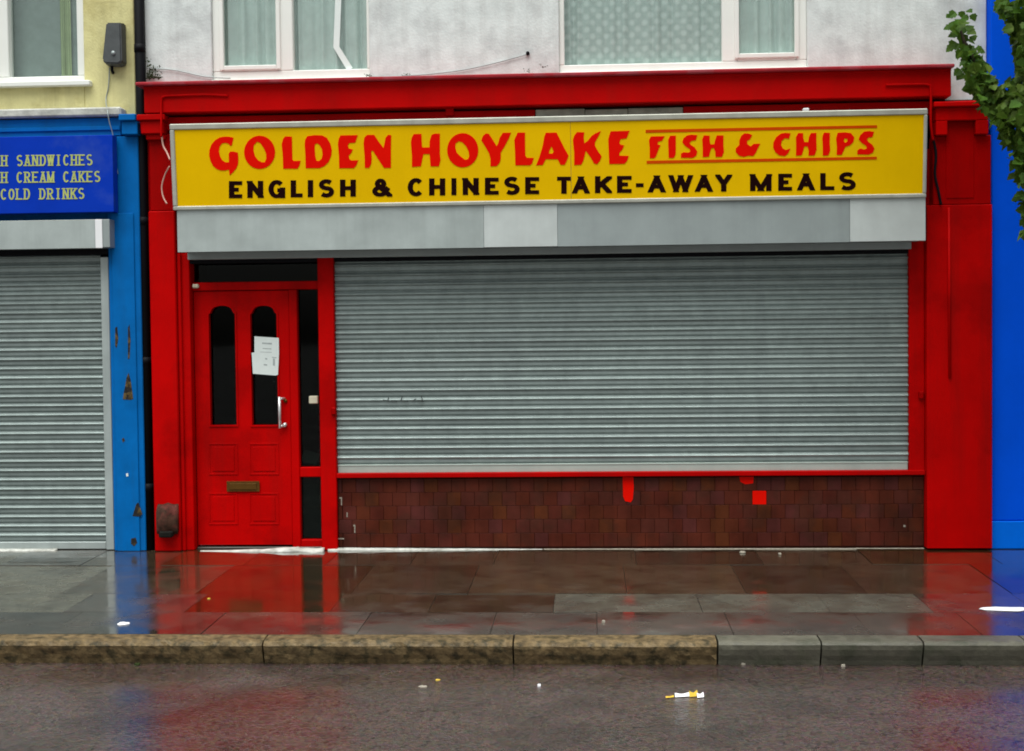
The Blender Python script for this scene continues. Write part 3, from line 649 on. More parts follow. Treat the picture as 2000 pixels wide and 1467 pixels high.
RED = [
 (400,240,[(560,290),(470,270),(380,270),(290,285),(200,340),(130,420),(90,530),(85,640),(110,740),(160,840),(230,900),(310,930),(400,930),(470,910),(485,1025),(560,955),(620,880),(650,800),(655,700),(645,580),(560,560),(500,560),(465,600),(470,700),(470,770),(400,770),(340,730),(300,660),(275,560),(290,460),(340,400),(400,390),(460,405),(505,455),(530,430)],None),
 (400,240,ell(1070,575,303,325),[(1020,370),(1080,390),(1150,490),(1195,600),(1200,700),(1170,770),(1110,770),(1040,730),(980,650),(950,540),(955,440)]),
 (400,240,[(1570,265),(1700,270),(1705,450),(1710,720),(1740,745),(1870,740),(1850,830),(1810,895),(1530,895),(1520,600),(1500,420),(1530,310)],None),
 (580,240,[(200,260),(350,240),(490,245),(580,290),(650,400),(680,520),(670,640),(620,760),(540,840),(440,885),(170,885),(165,650),(150,420),(160,330)],[(390,400),(440,430),(490,520),(500,620),(480,700),(430,745),(380,740),(355,640),(345,500),(350,420)]),
 (580,240,[(850,245),(1185,240),(1140,385),(1020,395),(995,440),(1010,500),(1090,520),(1060,590),(1010,640),(1020,700),(1060,735),(1195,730),(1160,830),(1110,885),(825,885),(820,650),(800,420),(815,310)],None),
 (580,240,[(1370,235),(1510,235),(1590,360),(1690,490),(1710,400),(1730,290),(1780,235),(1840,240),(1835,500),(1835,880),(1700,880),(1600,730),(1480,540),(1450,560),(1460,700),(1450,800),(1410,880),(1325,880),(1320,640),(1300,400),(1315,290)],None),
 (790,240,[(180,220),(330,215),(335,350),(345,480),(490,480),(490,360),(530,230),(600,210),(690,210),(690,350),(690,600),(705,720),(670,850),(510,850),(500,720),(490,610),(370,610),(350,700),(320,850),(145,860),(145,650),(125,380),(140,290)],None),
 (790,240,ell(1137,535,305,335),[(1060,360),(1130,380),(1200,450),(1250,550),(1265,650),(1240,710),(1180,720),(1100,660),(1020,580),(990,480),(1000,400)]),
 (790,240,[(1590,205),(1650,215),(1710,310),(1800,455),(1830,400),(1860,290),(1920,195),(2080,190),(2040,300),(1960,450),(1880,580),(1880,700),(1860,780),(1800,845),(1680,850),(1680,700),(1650,590),(1570,450),(1500,340),(1530,260)],None),
 (960,240,[(510,190),(655,190),(655,400),(660,640),(690,680),(825,685),(790,800),(750,830),(465,830),(460,600),(445,330)],None),
 (960,240,[(1060,195),(1270,190),(1340,330),(1420,490),(1505,640),(1470,740),(1430,820),(1350,820),(1290,710),(1060,710),(1000,825),(870,830),(930,680),(980,520),(1010,400),(1030,270)],[(1170,460),(1215,560),(1190,600),(1120,600),(1130,540)]),
 (1100,240,[(270,180),(410,185),(400,300),(415,400),(480,350),(560,250),(640,200),(735,160),(690,260),(620,380),(620,450),(690,570),(750,650),(720,740),(660,810),(600,790),(540,680),(440,545),(420,640),(390,750),(350,820),(215,825),(215,600),(190,330),(215,250)],None),
 (1100,240,[(930,165),(1295,155),(1240,300),(1120,320),(1100,380),(1110,420),(1190,440),(1150,530),(1100,580),(1095,640),(1280,645),(1250,740),(1200,800),(900,805),(890,600),(880,320),(900,240)],None),
 (1250,240,[(210,265),(480,260),(430,350),(350,370),(345,420),(400,440),(370,500),(345,560),(320,640),(280,690),(190,690),(190,500),(175,340)],None),
 (1250,240,[(590,250),(700,250),(700,500),(695,620),(660,685),(560,685),(555,500),(550,330)],None),
 (1250,240,[(1120,240),(1090,340),(1010,350),(970,390),(990,430),(1070,480),(1120,560),(1100,640),(1030,685),(800,680),(800,600),(850,575),(940,580),(985,560),(970,510),(880,450),(825,380),(850,300),(920,245),(1000,230)],None),
 (1250,240,[(1250,245),(1360,250),(1360,340),(1375,420),(1450,420),(1470,330),(1500,245),(1630,245),(1630,450),(1640,570),(1600,665),(1475,665),(1470,560),(1440,490),(1400,490),(1370,560),(1350,660),(1225,670),(1225,500),(1215,320)],None),
 (1420,240,[(340,205),(430,210),(490,240),(450,320),(390,350),(400,420),(460,460),(520,410),(650,405),(600,500),(560,590),(510,650),(420,640),(330,665),(230,640),(170,570),(170,500),(240,430),(240,340),(280,250)],None),
 (1420,240,[(1240,205),(1210,310),(1130,300),(1070,350),(1055,430),(1090,500),(1150,530),(1235,500),(1200,590),(1130,650),(1020,635),(940,570),(900,480),(905,380),(960,280),(1050,210),(1140,195)],None),
 (1540,230,[(190,300),(285,300),(290,400),(310,475),(385,475),(400,370),(440,300),(545,295),(545,450),(550,620),(510,735),(390,740),(395,640),(370,560),(310,560),(290,640),(260,735),(145,740),(150,560),(145,380)],None),
 (1540,230,[(700,290),(810,295),(805,480),(815,640),(780,735),(670,740),(670,560),(660,400),(670,340)],None),
 (1540,230,[(960,295),(1100,285),(1220,300),(1285,380),(1270,470),(1200,540),(1110,570),(1080,640),(1040,725),(940,725),(945,560),(930,400)],[(1095,400),(1150,410),(1150,460),(1110,490),(1080,460)]),
 (1540,230,[(1670,275),(1640,380),(1570,385),(1530,420),(1560,470),(1640,530),(1680,600),(1650,680),(1570,720),(1345,715),(1345,640),(1400,600),(1480,620),(1530,600),(1520,550),(1430,490),(1370,420),(1400,340),(1480,270),(1580,260)],None)]
fl = lambda w: (lambda x, y: Sp(x, y, w))
for ox, oy, out, hole in RED:
    lps = [[(ox+x/10, oy+y/10) for x, y in out]]
    if hole: lps.append([(ox+x/10, oy+y/10) for x, y in hole][::-1])
    put('letter', prism(lps, fl(.003), fl(.0004)), 'vinyl_red', sign)
for q in ([(1261,253.5),(1713,244.5),(1713,250),(1261,259.5)], [(1263,314),(1712.5,306),(1712.5,311.5),(1263,320)]):
    put('red_rule', prism([q], fl(.0025), fl(.0004)), 'vinyl_orange', sign)

# ---- stroke lettering
def arc(cx, cy, rx, ry, a0, a1, n=14): return [(cx+rx*math.cos(R_(a0+(a1-a0)*k/n)), cy+ry*math.sin(R_(a0+(a1-a0)*k/n))) for k in range(n+1)]
Sc = arc(.5,.76,.48,.25,35,250,10)[:-1]+[(.5,.51)]+arc(.5,.26,.5,.26,75,-145,10)
GL = {
 'E':[[(0,0),(0,1)],[(0,1),(1,1)],[(0,.5),(.9,.5)],[(0,0),(1,0)]], 'L':[[(0,0),(0,1)],[(0,0),(1,0)]], 'I':[[(.5,0),(.5,1)]],
 'H':[[(0,0),(0,1)],[(1,0),(1,1)],[(0,.5),(1,.5)]], 'T':[[(0,1),(1,1)],[(.5,0),(.5,1)]], 'N':[[(0,0),(0,1)],[(0,1),(1,0)],[(1,0),(1,1)]],
 'A':[[(0,0),(.5,1)],[(.5,1),(1,0)],[(.2,.3),(.8,.3)]], 'K':[[(0,0),(0,1)],[(.05,.36),(1,1)],[(.36,.58),(1,0)]],
 'W':[[(0,1),(.25,0)],[(.25,0),(.5,1)],[(.5,1),(.75,0)],[(.75,0),(1,1)]], 'M':[[(0,0),(0,1)],[(0,1),(.5,0)],[(.5,0),(1,1)],[(1,1),(1,0)]],
 'Y':[[(0,1),(.5,.42)],[(1,1),(.5,.42)],[(.5,.5),(.5,0)]], '-':[[(0,.42),(1,.42)]],
 'O':['c',arc(.5,.5,.5,.5,0,360,24)], 'C':['c',arc(.5,.5,.5,.5,42,318,20)], 'G':['c',arc(.5,.5,.5,.5,42,330,20),[(.55,.42),(1,.42)],[(1,.42),(1,0)]],
 'S':['c',Sc], 'D':[[(0,0),(0,1)],'c',[(0,1),(.35,1)]+arc(.45,.5,.55,.5,80,-80,12)+[(.35,0),(0,0)]],
 'R':[[(0,0),(0,1)],'c',[(0,1),(.4,1)]+arc(.5,.75,.45,.25,70,-70,8)+[(.4,.5),(0,.5)],[(.45,.48),(1,0)]],
 '&':['c',arc(.42,.77,.22,.23,0,360,16),'c',arc(.38,.25,.36,.25,20,330,16),[(.25,.66),(1.0,0)],[(.72,.2),(.95,.52)]]}
def clip(poly, y0, y1, x0, x1):
    for ax, lim, sg in ((1,y0,1),(1,y1,-1),(0,x0,1),(0,x1,-1)):
        out = []
        for i in range(len(poly)):
            a, b = poly[i-1], poly[i]; da, db = sg*(a[ax]-lim), sg*(b[ax]-lim)
            if da >= 0: 
                if db < 0: t = da/(da-db); out.append((a[0]+(b[0]-a[0])*t, a[1]+(b[1]-a[1])*t))
                else: pass
            if da < 0 <= db: t = da/(da-db); out.append((a[0]+(b[0]-a[0])*t, a[1]+(b[1]-a[1])*t))
            if db >= 0: out.append(b)
        poly = out
        if len(poly) < 3: return []
    return poly
def glyph(ch, x0, y0, x1, y1, s, sh, serif=0):
    """convex pieces in photo pixels (y down) of one character filling the box"""
    w, h = x1-x0, y1-y0; pcs = []
    mp = lambda u, v: (x0+s/2+u*(w-s), y1-sh/2-v*(h-sh))
    spec = GL[ch]; curved = False
    def thick(dx, dy): d = math.hypot(dx, dy) or 1; return (s*abs(dy)+sh*abs(dx))/d if abs(dx) < 1e-6 or abs(dy) < 1e-6 else max(sh, s*.92)
    for st in spec:
        if st == 'c': curved = True; continue
        P = [mp(*q) for q in st]
        if not curved:
            (ax, ay), (bx, by) = P; d = math.hypot(bx-ax, by-ay); dx, dy = (bx-ax)/d, (by-ay)/d; t = thick(dx, dy)/2
            def ext(q): return s/2+(t if 0 < abs(dx) < .999 else 0) if (q[0] in (0,1) or q[1] in (0,1)) else 0
            e0, e1 = ext(st[0]), ext(st[1]); ax -= dx*e0; ay -= dy*e0; bx += dx*e1; by += dy*e1
            nx, ny = -dy*t, dx*t
            q = clip([(ax+nx,ay+ny),(bx+nx,by+ny),(bx-nx,by-ny),(ax-nx,ay-ny)], y0, y1, x0-s*.12, x1+s*.12)
            if q: pcs.append([q])
            if serif:
                for qq, uv in ((P[0], st[0]), (P[1], st[1])):
                    if uv[1] in (0,1) and abs(dx) < .9:
                        yy = y1 if uv[1] == 0 else y0; sg = -1 if uv[1] == 0 else 1
                        pcs.append([[(qq[0]-serif,yy),(qq[0]+serif,yy),(qq[0]+serif,yy+sg*sh*.8),(qq[0]-serif,yy+sg*sh*.8)]])
        else:
            Lp, Rp = [], []; m = len(P); closed = math.dist(P[0], P[-1]) < .01
            for i in range(m):
                if closed: a, b = P[i-1 if i else m-2], P[(i+1) if i < m-1 else 1]
                else: a, b = P[max(i-1,0)], P[min(i+1,m-1)]
                d = math.hypot(b[0]-a[0], b[1]-a[1]); dx, dy = (b[0]-a[0])/d, (b[1]-a[1])/d; t = (s*abs(dy)+sh*abs(dx))/2/max(abs(dx)+abs(dy), 1e-6)*1.0
                Lp.append((P[i][0]-dy*t, P[i][1]+dx*t)); Rp.append((P[i][0]+dy*t, P[i][1]-dx*t))
            pcs.append([[Lp[i], Lp[i+1], Rp[i+1], Rp[i]] for i in range(m-1)])
        curved = False
    return pcs
def glyphmesh(pcs, mapw, w0, th):
    bm = bmesh.new()
    for i, grp in enumerate(pcs):
        wf = w0+th+i*.00025
        for poly in grp:
            f = [bm.verts.new(mapw(x, y, wf)) for x, y in poly]; b = [bm.verts.new(mapw(x, y, w0)) for x, y in poly]; n = len(poly)
            bm.faces.new(f)
            for k in range(n): bm.faces.new((f[k], f[(k+1)%n], b[(k+1)%n], b[k]))
    bmesh.ops.remove_doubles(bm, verts=bm.verts, dist=1e-5)
    return finish(bm, 'm')
BK = [('E',447,473),('N',483,514),('G',524,557),('L',567.6,591),('I',601,611.6),('S',622,653),('H',664,695),('&',726,765),('C',796,829),('H',838,869.6),('I',881.6,891.4),('N',903.6,935),('E',947,974),('S',984,1015.6),('E',1025.6,1053),
      ('T',1088,1115),('A',1118,1151),('K',1162,1194),('E',1205,1233.6),('-',1242,1257),('A',1266,1299.6),('W',1306,1353),('A',1358,1391.6),('Y',1398,1429),('M',1465,1507),('E',1520,1547),('A',1557.6,1591),('L',1602,1629.6),('S',1638,1672)]
for ch, a, b in BK:
    yb = 387.2-.01355*((a+b)/2-447); rd = 1. if ch in 'GSCO&' else 0
    s = 10.6 if ch != 'I' else b-a
    pcs = glyph(ch, a, yb-33.2-rd, b, yb+rd, s, 7.6)
    put('letter', glyphmesh(pcs, Sp, .0004, .0022), 'vinyl_black', sign)

# ================================================================== NEIGHBOUR ON THE LEFT
XLL = -8.6
nb = thing('neighbouring_shop', 'cream and yellow rendered house above a blue painted sandwich shop front', 'building', ((XLL+XL)/2, 0, 0))
xe = W(262, 75, 0).x; xg = W(18, 75, 0).x; 
wl = (xg-.08, W(163, 75, 0).x); zsill = W(90, 172, 0).z; zlb = W(120, 216, 0).z
YN = 0.
box('rendered_wall', nb, 'render_yellow', (XLL, wl[0]-1.1, YN, .22, zlb-.05, zt), (wl[1], xe, YN, .22, zlb-.05, zt), (XLL, xe, YN, .22, zt+.001, ZTOP), (wl[0]-1.0999, wl[1]-.0001, YN, .22, zlb-.05, zsill+.02), bev=.006)
box('party_wall', nb, 'brick_rear', (XLL, XLL+.1, .23, 5, 0, ZTOP), (xe-.1, xe, .23, 5, 0, ZTOP), bev=0)
box('rear_wall', nb, 'room', (XLL+.11, xe-.11, 1.3, 1.5, 0, ZTOP), bev=0)
box('roof', nb, 'brick_rear', (XLL, xe, 0, 5, ZTOP+.002, ZTOP+.2), bev=0)
wn = thing('window', '', '', (wl[0], YG, zsill)); del wn['label']; del wn['category']; wn.parent = nb; wn.location = Vector((wl[0], YG, zsill))-WT[nb.name]; WT[wn.name] = Vector((wl[0], YG, zsill))
gz = W(90, 150, .04).z; gx0, gx1 = W(18, 75, .04).x, W(152, 75, .04).x; mlx = W(4, 75, .04).x
box('frame', wn, 'upvc', (mlx-.02, gx0, .02, .12, gz, zt), (gx1, wl[1], .02, .12, gz, zt), (wl[0]-1.1, wl[1], .02, .12, zsill+.021, gz-.0005), (wl[0]-1.1, wl[0]-1.03, .02, .12, gz, zt), bev=.006)
box('sill', wn, 'upvc', (wl[0]-1.12, W(176, 165, -.05).x, -.06, .019, zsill+.005, zsill+.045), bev=.006)
for a, b in ((gx0-.01, gx1+.01), (wl[0]-1.04, mlx-.01)):
    box('pane', wn, 'glass_up', (a, b, YG, YG+.004, gz-.01, zt), bev=0)
curtain(wn, wl[0]-1.05, gx1+.02, gz-.03, zt-.03, .15, 'curtain_grey', folds=5, amp=.006)
curtain(wn, W(118,75,.12).x, W(138,75,.12).x, gz-.03, zt-.03, .125, 'curtain_green', folds=2, amp=.008)
# ledge and fascia
pbox('stone_ledge', nb, 'stone_ledge', -760, 219, 236, 236, -.14, .14, bev=.012)
pbox('fascia_band', nb, 'paint_blue', -760, 240, 236, 275, -.09, .09)
pbox('fascia_moulding', nb, 'paint_blue', -760, 256, 234, 264, -.105, .0145)
pbox('fascia_board', nb, 'paint_blue', -760, 276, 236, 500, -.04, .04, bev=0)
pa2, pb2 = W(222, 1000, -.10).x, W(284, 1000, -.10).x
zp = W(252, 266, -.10).z
box('pilaster', nb, 'paint_blue', (pa2, pb2, -.10, 0, .0, zp), (pa2+.03, pb2-.045, -.112, -.1005, .0, zp-.6), bev=.006)
zq0, zq1 = W(252, 224, -.16).z, W(252, 263, -.16).z
box('corbel', nb, 'paint_blue', (W(234,240,-.17).x, W(267,240,-.17).x, -.20, 0, zq0-.05, zq0), (W(237,240,-.17).x, W(268,240,-.17).x, -.17, 0, zq1, zq0-.0505), bev=.006)
# peeled patches on the blue pilaster
for q in ([(247,738),(251,728),(255,742),(258,762),(260,779),(256,781),(240,780),(242,766),(245,752)], [(266,985),(270,981),(278,1004),(273,1009),(259,1008)], [(250,640),(253,634),(255,664),(253,700),(250,702)],
          [(256,1052),(265,1050),(268,1060),(262,1067),(256,1062)], [(225,640),(229,638),(231,662),(228,680),(225,676)], [(238,857),(242,855),(244,861),(240,864)]):
    patchpoly('peeled_patch', nb, 'peeled', q, -.1125, .0015)
patchpoly('paint_chip', nb, 'paper', [(246,925),(250,924),(251,930),(247,931)], -.1125, .0015)
# left shutter
YL = -.02
ls = thing('roller_shutter', 'grey steel roller shutter closed over the blue sandwich shop', 'shutter', (W(0,1075,YL).x-1.5, YL, 0))
lx1 = W(206, 900, YL).x; lx0 = XLL+.5; zt3 = W(100, 470, YL).z
Ls = lx1-lx0; pp_ = .0738; lm = slat_mesh(Ls, pp_); lm.materials.append(MATS['slat'])
zb3 = .065
for k in range(int((zt3-zb3)/pp_)+1):
    put('slat', lm, None, ls, loc=((lx0+lx1)/2, YL+random.uniform(-.001,.001), zb3+(k+1)*pp_))
box('bottom_rail', ls, 'galv', (lx0, lx1-.003, YL-.018, YL+.015, .006, zb3-.001), bev=.004)
gx = (W(205, 900, -.05).x, W(221, 900, -.05).x)
box('guide_rail', ls, 'galv', (gx[0], gx[1], -.065, .02, .004, W(212, 502, -.06).z), bev=.004)
hz = Rct(0, 430, 212, 486, -.22)
box('housing_cover', ls, 'galv', (lx0-.1, W(186,450,-.22).x, -.225, -.219, hz[2], hz[3]), bev=.002)
box('end_strip', ls, 'litter_white', (W(186,450,-.22).x+.001, W(200,450,-.22).x, -.226, -.219, hz[2], hz[3]), bev=.002)
box('housing_box', ls, 'galv_dull', (lx0-.1, W(214,450,-.22).x, -.218, -.041, hz[2]+.006, hz[3]), bev=.003)
box('housing_lip', ls, 'black', (lx0, gx[1], -.07, -.041, hz[2]-.04, hz[2]+.0055), bev=.002)
# left sign
YB = -.22
bs_ = thing('shop_sign', 'blue sign board with pale yellow serif lettering for sandwiches and cakes', 'sign', W(100, 420, YB))
br = Rct(-620, 272, 221, 421, YB)
box('board', bs_, 'sign_blue', (br[0], br[1], YB, YB+.10, br[2], br[3]), bev=.003)
mapB = lambda x, y, w: W(x, y, YB)-Vector((0, w, 0))
for txt, x0, y0 in (('H SANDWICHES', 1.0, 302.3), ('H CREAM CAKES', 1.0, 335), ('COLD DRINKS', .2, 367.8)):
    for i, ch in enumerate(txt):
        if ch == ' ': continue
        cx = x0+i*15.15; wd_ = {'I':6.5,'W':14.6,'M':14.0}.get(ch, 12.0)
        pcs = glyph(ch, cx+7.3-wd_/2, y0-.011*(cx-100), cx+7.3+wd_/2, y0+21.6-.011*(cx-100), 3.4, 2.7, serif=3.6 if ch not in 'WM' else 2.8)
        put('letter', glyphmesh(pcs, mapB, .0004, .0018), 'sign_letters', bs_)
# lamp / alarm box
def wedge(pts_front, Y, dep, inset):
    lo = [(W(x,y,Y).x, W(x,y,Y).z) for x, y in pts_front]; cx = sum(p[0] for p in lo)/len(lo); cz = sum(p[1] for p in lo)/len(lo)
    bm = bmesh.new(); f = [bm.verts.new((cx+(x-cx)*inset, Y, cz+(z-cz)*inset)) for x, z in lo]; b = [bm.verts.new((x, Y+dep, z)) for x, z in lo]; n = len(lo)
    bm.faces.new(f); bm.faces.new(b[::-1])
    for k in range(n): bm.faces.new((f[k], f[(k+1)%n], b[(k+1)%n], b[k]))
    bmesh.ops.bevel(bm, geom=list(bm.edges), offset=.010, segments=2, affect='EDGES')
    return finish(bm, 'm', False)
al = thing('alarm_box', 'dark grey tapered alarm box on the yellow wall beside window', 'alarm box', W(219, 128, 0))
put('cover', wedge([(206,40),(237,40),(239,122),(232,127),(203,126),(198,118)], -.11, .109, .92), 'lamp_grey', al)
q = W(222, 104, -.105); put('indicator', tube([(q.x, -.122, q.z), (q.x, -.095, q.z)], .016, 12), 'galv_dull', al)
bot = W(216, 128, -.06); put('cable_entry', tube([(bot.x, -.03, bot.z+.02), (bot.x, -.03, bot.z-.03), (bot.x+.0, -.006, bot.z-.05)], .012, 8), 'black', al)
put('cable', tube(smoothpath([W(214,132,-.012), W(212,168,-.012), W(207,195,-.012), W(210,218,-.150), W(214,240,-.150), W(220,262,-.13), W(224,300,-.115), W(230,340,-.115)], 5), .0045, 6), 'galv_dull',
    label='thin grey cable running down from alarm box past sign', cat='cable')
# black downpipe between the houses
dp = thing('downpipe', 'black downpipe in the gap between blue and red pilasters', 'pipe', W(291, 1075, -.05)*1)
xd = (W(272, 75, -.05).x+W(292, 1000, -.05).x)/2
put('pipe', tube([(xd, -.05, .0), (xd, -.05, 6.6)], .038, 14), 'black', dp)
for z in (.5, 1.5, 2.6, 3.95): put('bracket', tube([(xd, -.05, z-.03), (xd, -.05, z+.03)], .044, 14), 'black', dp)
box('gap_infill', nb, 'recess_dark', (pb2+.001, a-.0+.0, -.004, .1, 0, zlb-.06) if False else (xe+.001, xw0-.001, .02, .2, 0, ZTOP), (pb2+.001, W(300,1000,-.03).x, -.004, .0195, 0, 3.3), bev=0)

# ================================================================== BLUE BUILDING ON THE RIGHT
XRR = 8.2
bl = thing('blue_building', 'bright blue painted building at the right edge', 'building', ((rb+XRR)/2, 0, 0))
xb0 = max(rb, xw1)+.003
zp1 = W(1970, 1018, -.10).z
box('wall', bl, 'wall_blue', (xb0, XRR, -.095, .2, zp1+.001, ZTOP), bev=.01)
box('plinth', bl, 'wall_blue_light', (xb0, XRR, -.103, .2, 0.0, zp1), bev=.006)
box('side_wall', bl, 'brick_rear', (xb0, xb0+.1, .201, 5, 0, ZTOP), (XRR-.1, XRR, .201, 5, 0, ZTOP), (xb0, XRR, 4.9, 5, 0, ZTOP), bev=0)
box('roof', bl, 'brick_rear', (xb0, XRR, -.095, 5, ZTOP+.002, ZTOP+.2), bev=0)

# ================================================================== SMALL FIXINGS AND CABLES
def cable(name, pts, r, mat, label, cat='cable', n=6):
    return put(name, tube(smoothpath(pts, n), r, 6), mat, label=label, cat=cat)
cable('conduit', [W(445,187,-.21), W(400,185,-.21), W(345,187,-.21), W(320,189,-.21), W(315,200,-.21), W(315,240,-.225), W(315,268,-.225)], .009, 'red_top', 'red painted conduit bent over the left end of the cornice')
cable('cable', [W(316,266,-.20), W(319,285,-.20), W(326,298,-.22), W(332,312,-.26)], .007, 'cable_pale', 'pale pink cable end dropping behind the yellow sign')
cable('cable', [W(331,325,-.26), W(322,342,-.22), W(316,365,-.20), W(319,385,-.20), W(326,398,-.22)], .006, 'cable_pale', 'pale cable loop hanging at the left edge of the yellow sign')
cable('conduit', [W(1730,166,-.21), W(1790,165,-.21), W(1812,166,-.21), W(1818,176,-.21), W(1818,240,-.21), W(1822,275,-.20)], .009, 'red_top', 'red painted conduit bent over the right end of the cornice')
cable('cable', [W(1822,270,-.17), W(1828,300,-.17), W(1826,340,-.17), W(1832,370,-.17), W(1838,400,-.16)], .010, 'black', 'black cable between yellow sign and right pilaster')
put('conduit', tube([W(1853,405,-.158), W(1855,738,-.158)], .011, 8), 'red', label='thin red conduit down the right pilaster', cat='cable')
cable('wire', [W(300,134,-.01), W(345,138,-.012), W(400,150,-.012), W(450,153,-.015)], .004, 'galv_dull', 'thin grey wire below the left upstairs window')
cable('wire', [W(722,150,-.01), W(800,148,-.012), W(890,139,-.012), W(960,125,-.012), W(1030,106,-.012)], .004, 'galv_dull', 'thin grey wire sagging across white wall between the windows')
q = W(1031, 105, 0); put('wall_eye', tube([(q.x, -.03, q.z), (q.x, 0, q.z)], .014, 10), 'black', label='dark wire anchor on white wall between upstairs windows', cat='anchor')
# dark weathered block at the foot of the left pilaster
fo = thing('vent_hood', 'weathered brown hood at the foot of left red pilaster', 'vent', W(330, 1040, YP))
bm = bmesh.new()
secs = [(316,352,988,-.150),(310,350,984,-.19),(308,349,1000,-.215),(310,348,1028,-.205),(318,346,1036,-.17)]
a_, b_ = W(309, 1000, YP).x, W(349, 1000, YP).x; zt_, zb_2 = W(330, 984, YP).z, W(330, 1042, YP).z
prof = [(0, zt_), (-.05, zt_-.012), (-.085, zt_-.06), (-.09, zt_-.14), (-.085, zb_2+.03), (-.06, zb_2), (0, zb_2+.03)]
rg = []
for k in range(9):
    u = k/8; x = a_+u*(b_-a_); sc = .55+.45*math.sin(math.pi*min(1, u*1.15+.05))
    rg.append([bm.verts.new((x+noise.noise(Vector((u*4, j*1.3, 2)))*.006, YP+yy*sc+noise.noise(Vector((u*5, j*2.1, 7)))*.010*(1 if j not in (0,6) else 0), zz+(noise.noise(Vector((u*3, j, 4)))*.014))) for j, (yy, zz) in enumerate(prof)])
for u, v in zip(rg, rg[1:]):
    for k in range(len(prof)): bm.faces.new((u[k], u[(k+1)%len(prof)], v[(k+1)%len(prof)], v[k]))
bm.faces.new(rg[0]); bm.faces.new(rg[-1][::-1])
put('hood', finish(bm, 'm', True), 'rust', fo)
box('mouth', fo, 'recess_dark', (a_+.03, b_-.03, YP-.10, YP-.02, zb_2-.02, zb_2+.03), bev=.01)

# white fillets and paint at the foot of the wall
def fillet(name, px0, px1, hf, df, Y, label, mat='white_paint', seed=0):
    bm = bmesh.new(); n = int(abs(px1-px0)/4); rg = []
    for k in range(n+1):
        px = px0+(px1-px0)*k/n; x = W(px, 1072, Y).x; u = k/n
        h_ = max(.002, hf(u)*(1+.35*noise.noise(Vector((px*.03, seed, 0)))+.12*noise.noise(Vector((px*.15, seed, 3)))))
        d_ = max(.004, df(u)*(1+.5*noise.noise(Vector((px*.03, seed, 9)))+.15*noise.noise(Vector((px*.2, seed, 9)))))
        rg.append([bm.verts.new(q) for q in ((x, Y+.01, -.012), (x, Y+.01, h_), (x, Y-d_*.35, h_), (x, Y-d_*.75, h_*.62+pz(Y-d_)), (x, Y-d_, pz(Y-d_)-.004))])
    for u, v in zip(rg, rg[1:]):
        for k in range(5): bm.faces.new((u[k], u[(k+1)%5], v[(k+1)%5], v[k]))
    bm.faces.new(rg[0]); bm.faces.new(rg[-1][::-1])
    return put(name, finish(bm, 'm', True), mat, label=label, cat='step edge')
fillet('doorstep_edge', 392, 634, lambda u: .003+.046*u*u if u < .80 else .024, lambda u: .02+.07*u, -.10, 'white painted doorstep edge under the red door')
fillet('wall_fillet', 642, 1060, lambda u: .018*(1-u*.85), lambda u: .045*(1-u*.7), -.068, 'white paint line along the foot of brown tiles', seed=5)
fillet('wall_fillet', 1062, 1805, lambda u: .004, lambda u: .010, -.066, 'thin cement line along the right half of brown tiles', mat='grit', seed=8)
fillet('shutter_strip', -60, 112, lambda u: .012, lambda u: .05, -.05, 'white strip under the left roller shutter', seed=11)
# moss on the cornice corner
def leaf_mesh(bm, c, nrm, up, s, shape):
    nrm = nrm.normalized(); a = (up-nrm*up.dot(nrm)); a = a.normalized() if a.length > 1e-4 else nrm.orthogonal().normalized(); b = nrm.cross(a)
    cv = bm.verts.new(c+a*s*.35-nrm*s*.05); vs_ = []
    for x, y in shape: vs_.append(bm.verts.new(c+b*(x*s)+a*(y*s)+nrm*(s*(.16*abs(x)*1.2-.12*y*y))))
    for i in range(len(vs_)): bm.faces.new((cv, vs_[i], vs_[(i+1)%len(vs_)]))
MAPLE = [(0,-.04),(.22,.02),(.46,.08),(.44,.26),(.54,.48),(.36,.58),(.26,.76),(0,1.0),(-.26,.76),(-.36,.58),(-.54,.48),(-.44,.26),(-.46,.08),(-.22,.02)]
OVAL = [(0,0),(.25,.3),(.2,.7),(0,1),(-.2,.7),(-.25,.3)]
rv = lambda: Vector((random.gauss(0,1), random.gauss(0,1), random.gauss(0,1))).normalized()
bm = bmesh.new()
for k in range(260):
    px = random.triangular(286, 318, 288); py = 153-random.random()**2*(40 if px < 294 else 24)
    q = W(px, py, -.02-random.random()*.05); leaf_mesh(bm, q, rv()+Vector((0,-1,.5)), rv(), random.uniform(.010,.022), OVAL)
put('moss_clump', finish(bm, 'm'), 'moss', label='dark moss clump at the left end of red cornice', cat='moss')
bm = bmesh.new()
for cx, cy, n_ in ((722,148,30),(793,146,26),(1062,131,18),(1030,140,18)):
    for k in range(n_):
        q = W(cx+random.gauss(0,5), cy+2-abs(random.gauss(0,4)), -.02-random.random()*.03); leaf_mesh(bm, q, rv()+Vector((0,-1,.5)), rv(), random.uniform(.006,.014), OVAL)
put('moss_tufts', finish(bm, 'm'), 'moss', label='small dark moss tufts along the top of red cornice', cat='moss', kind='stuff')

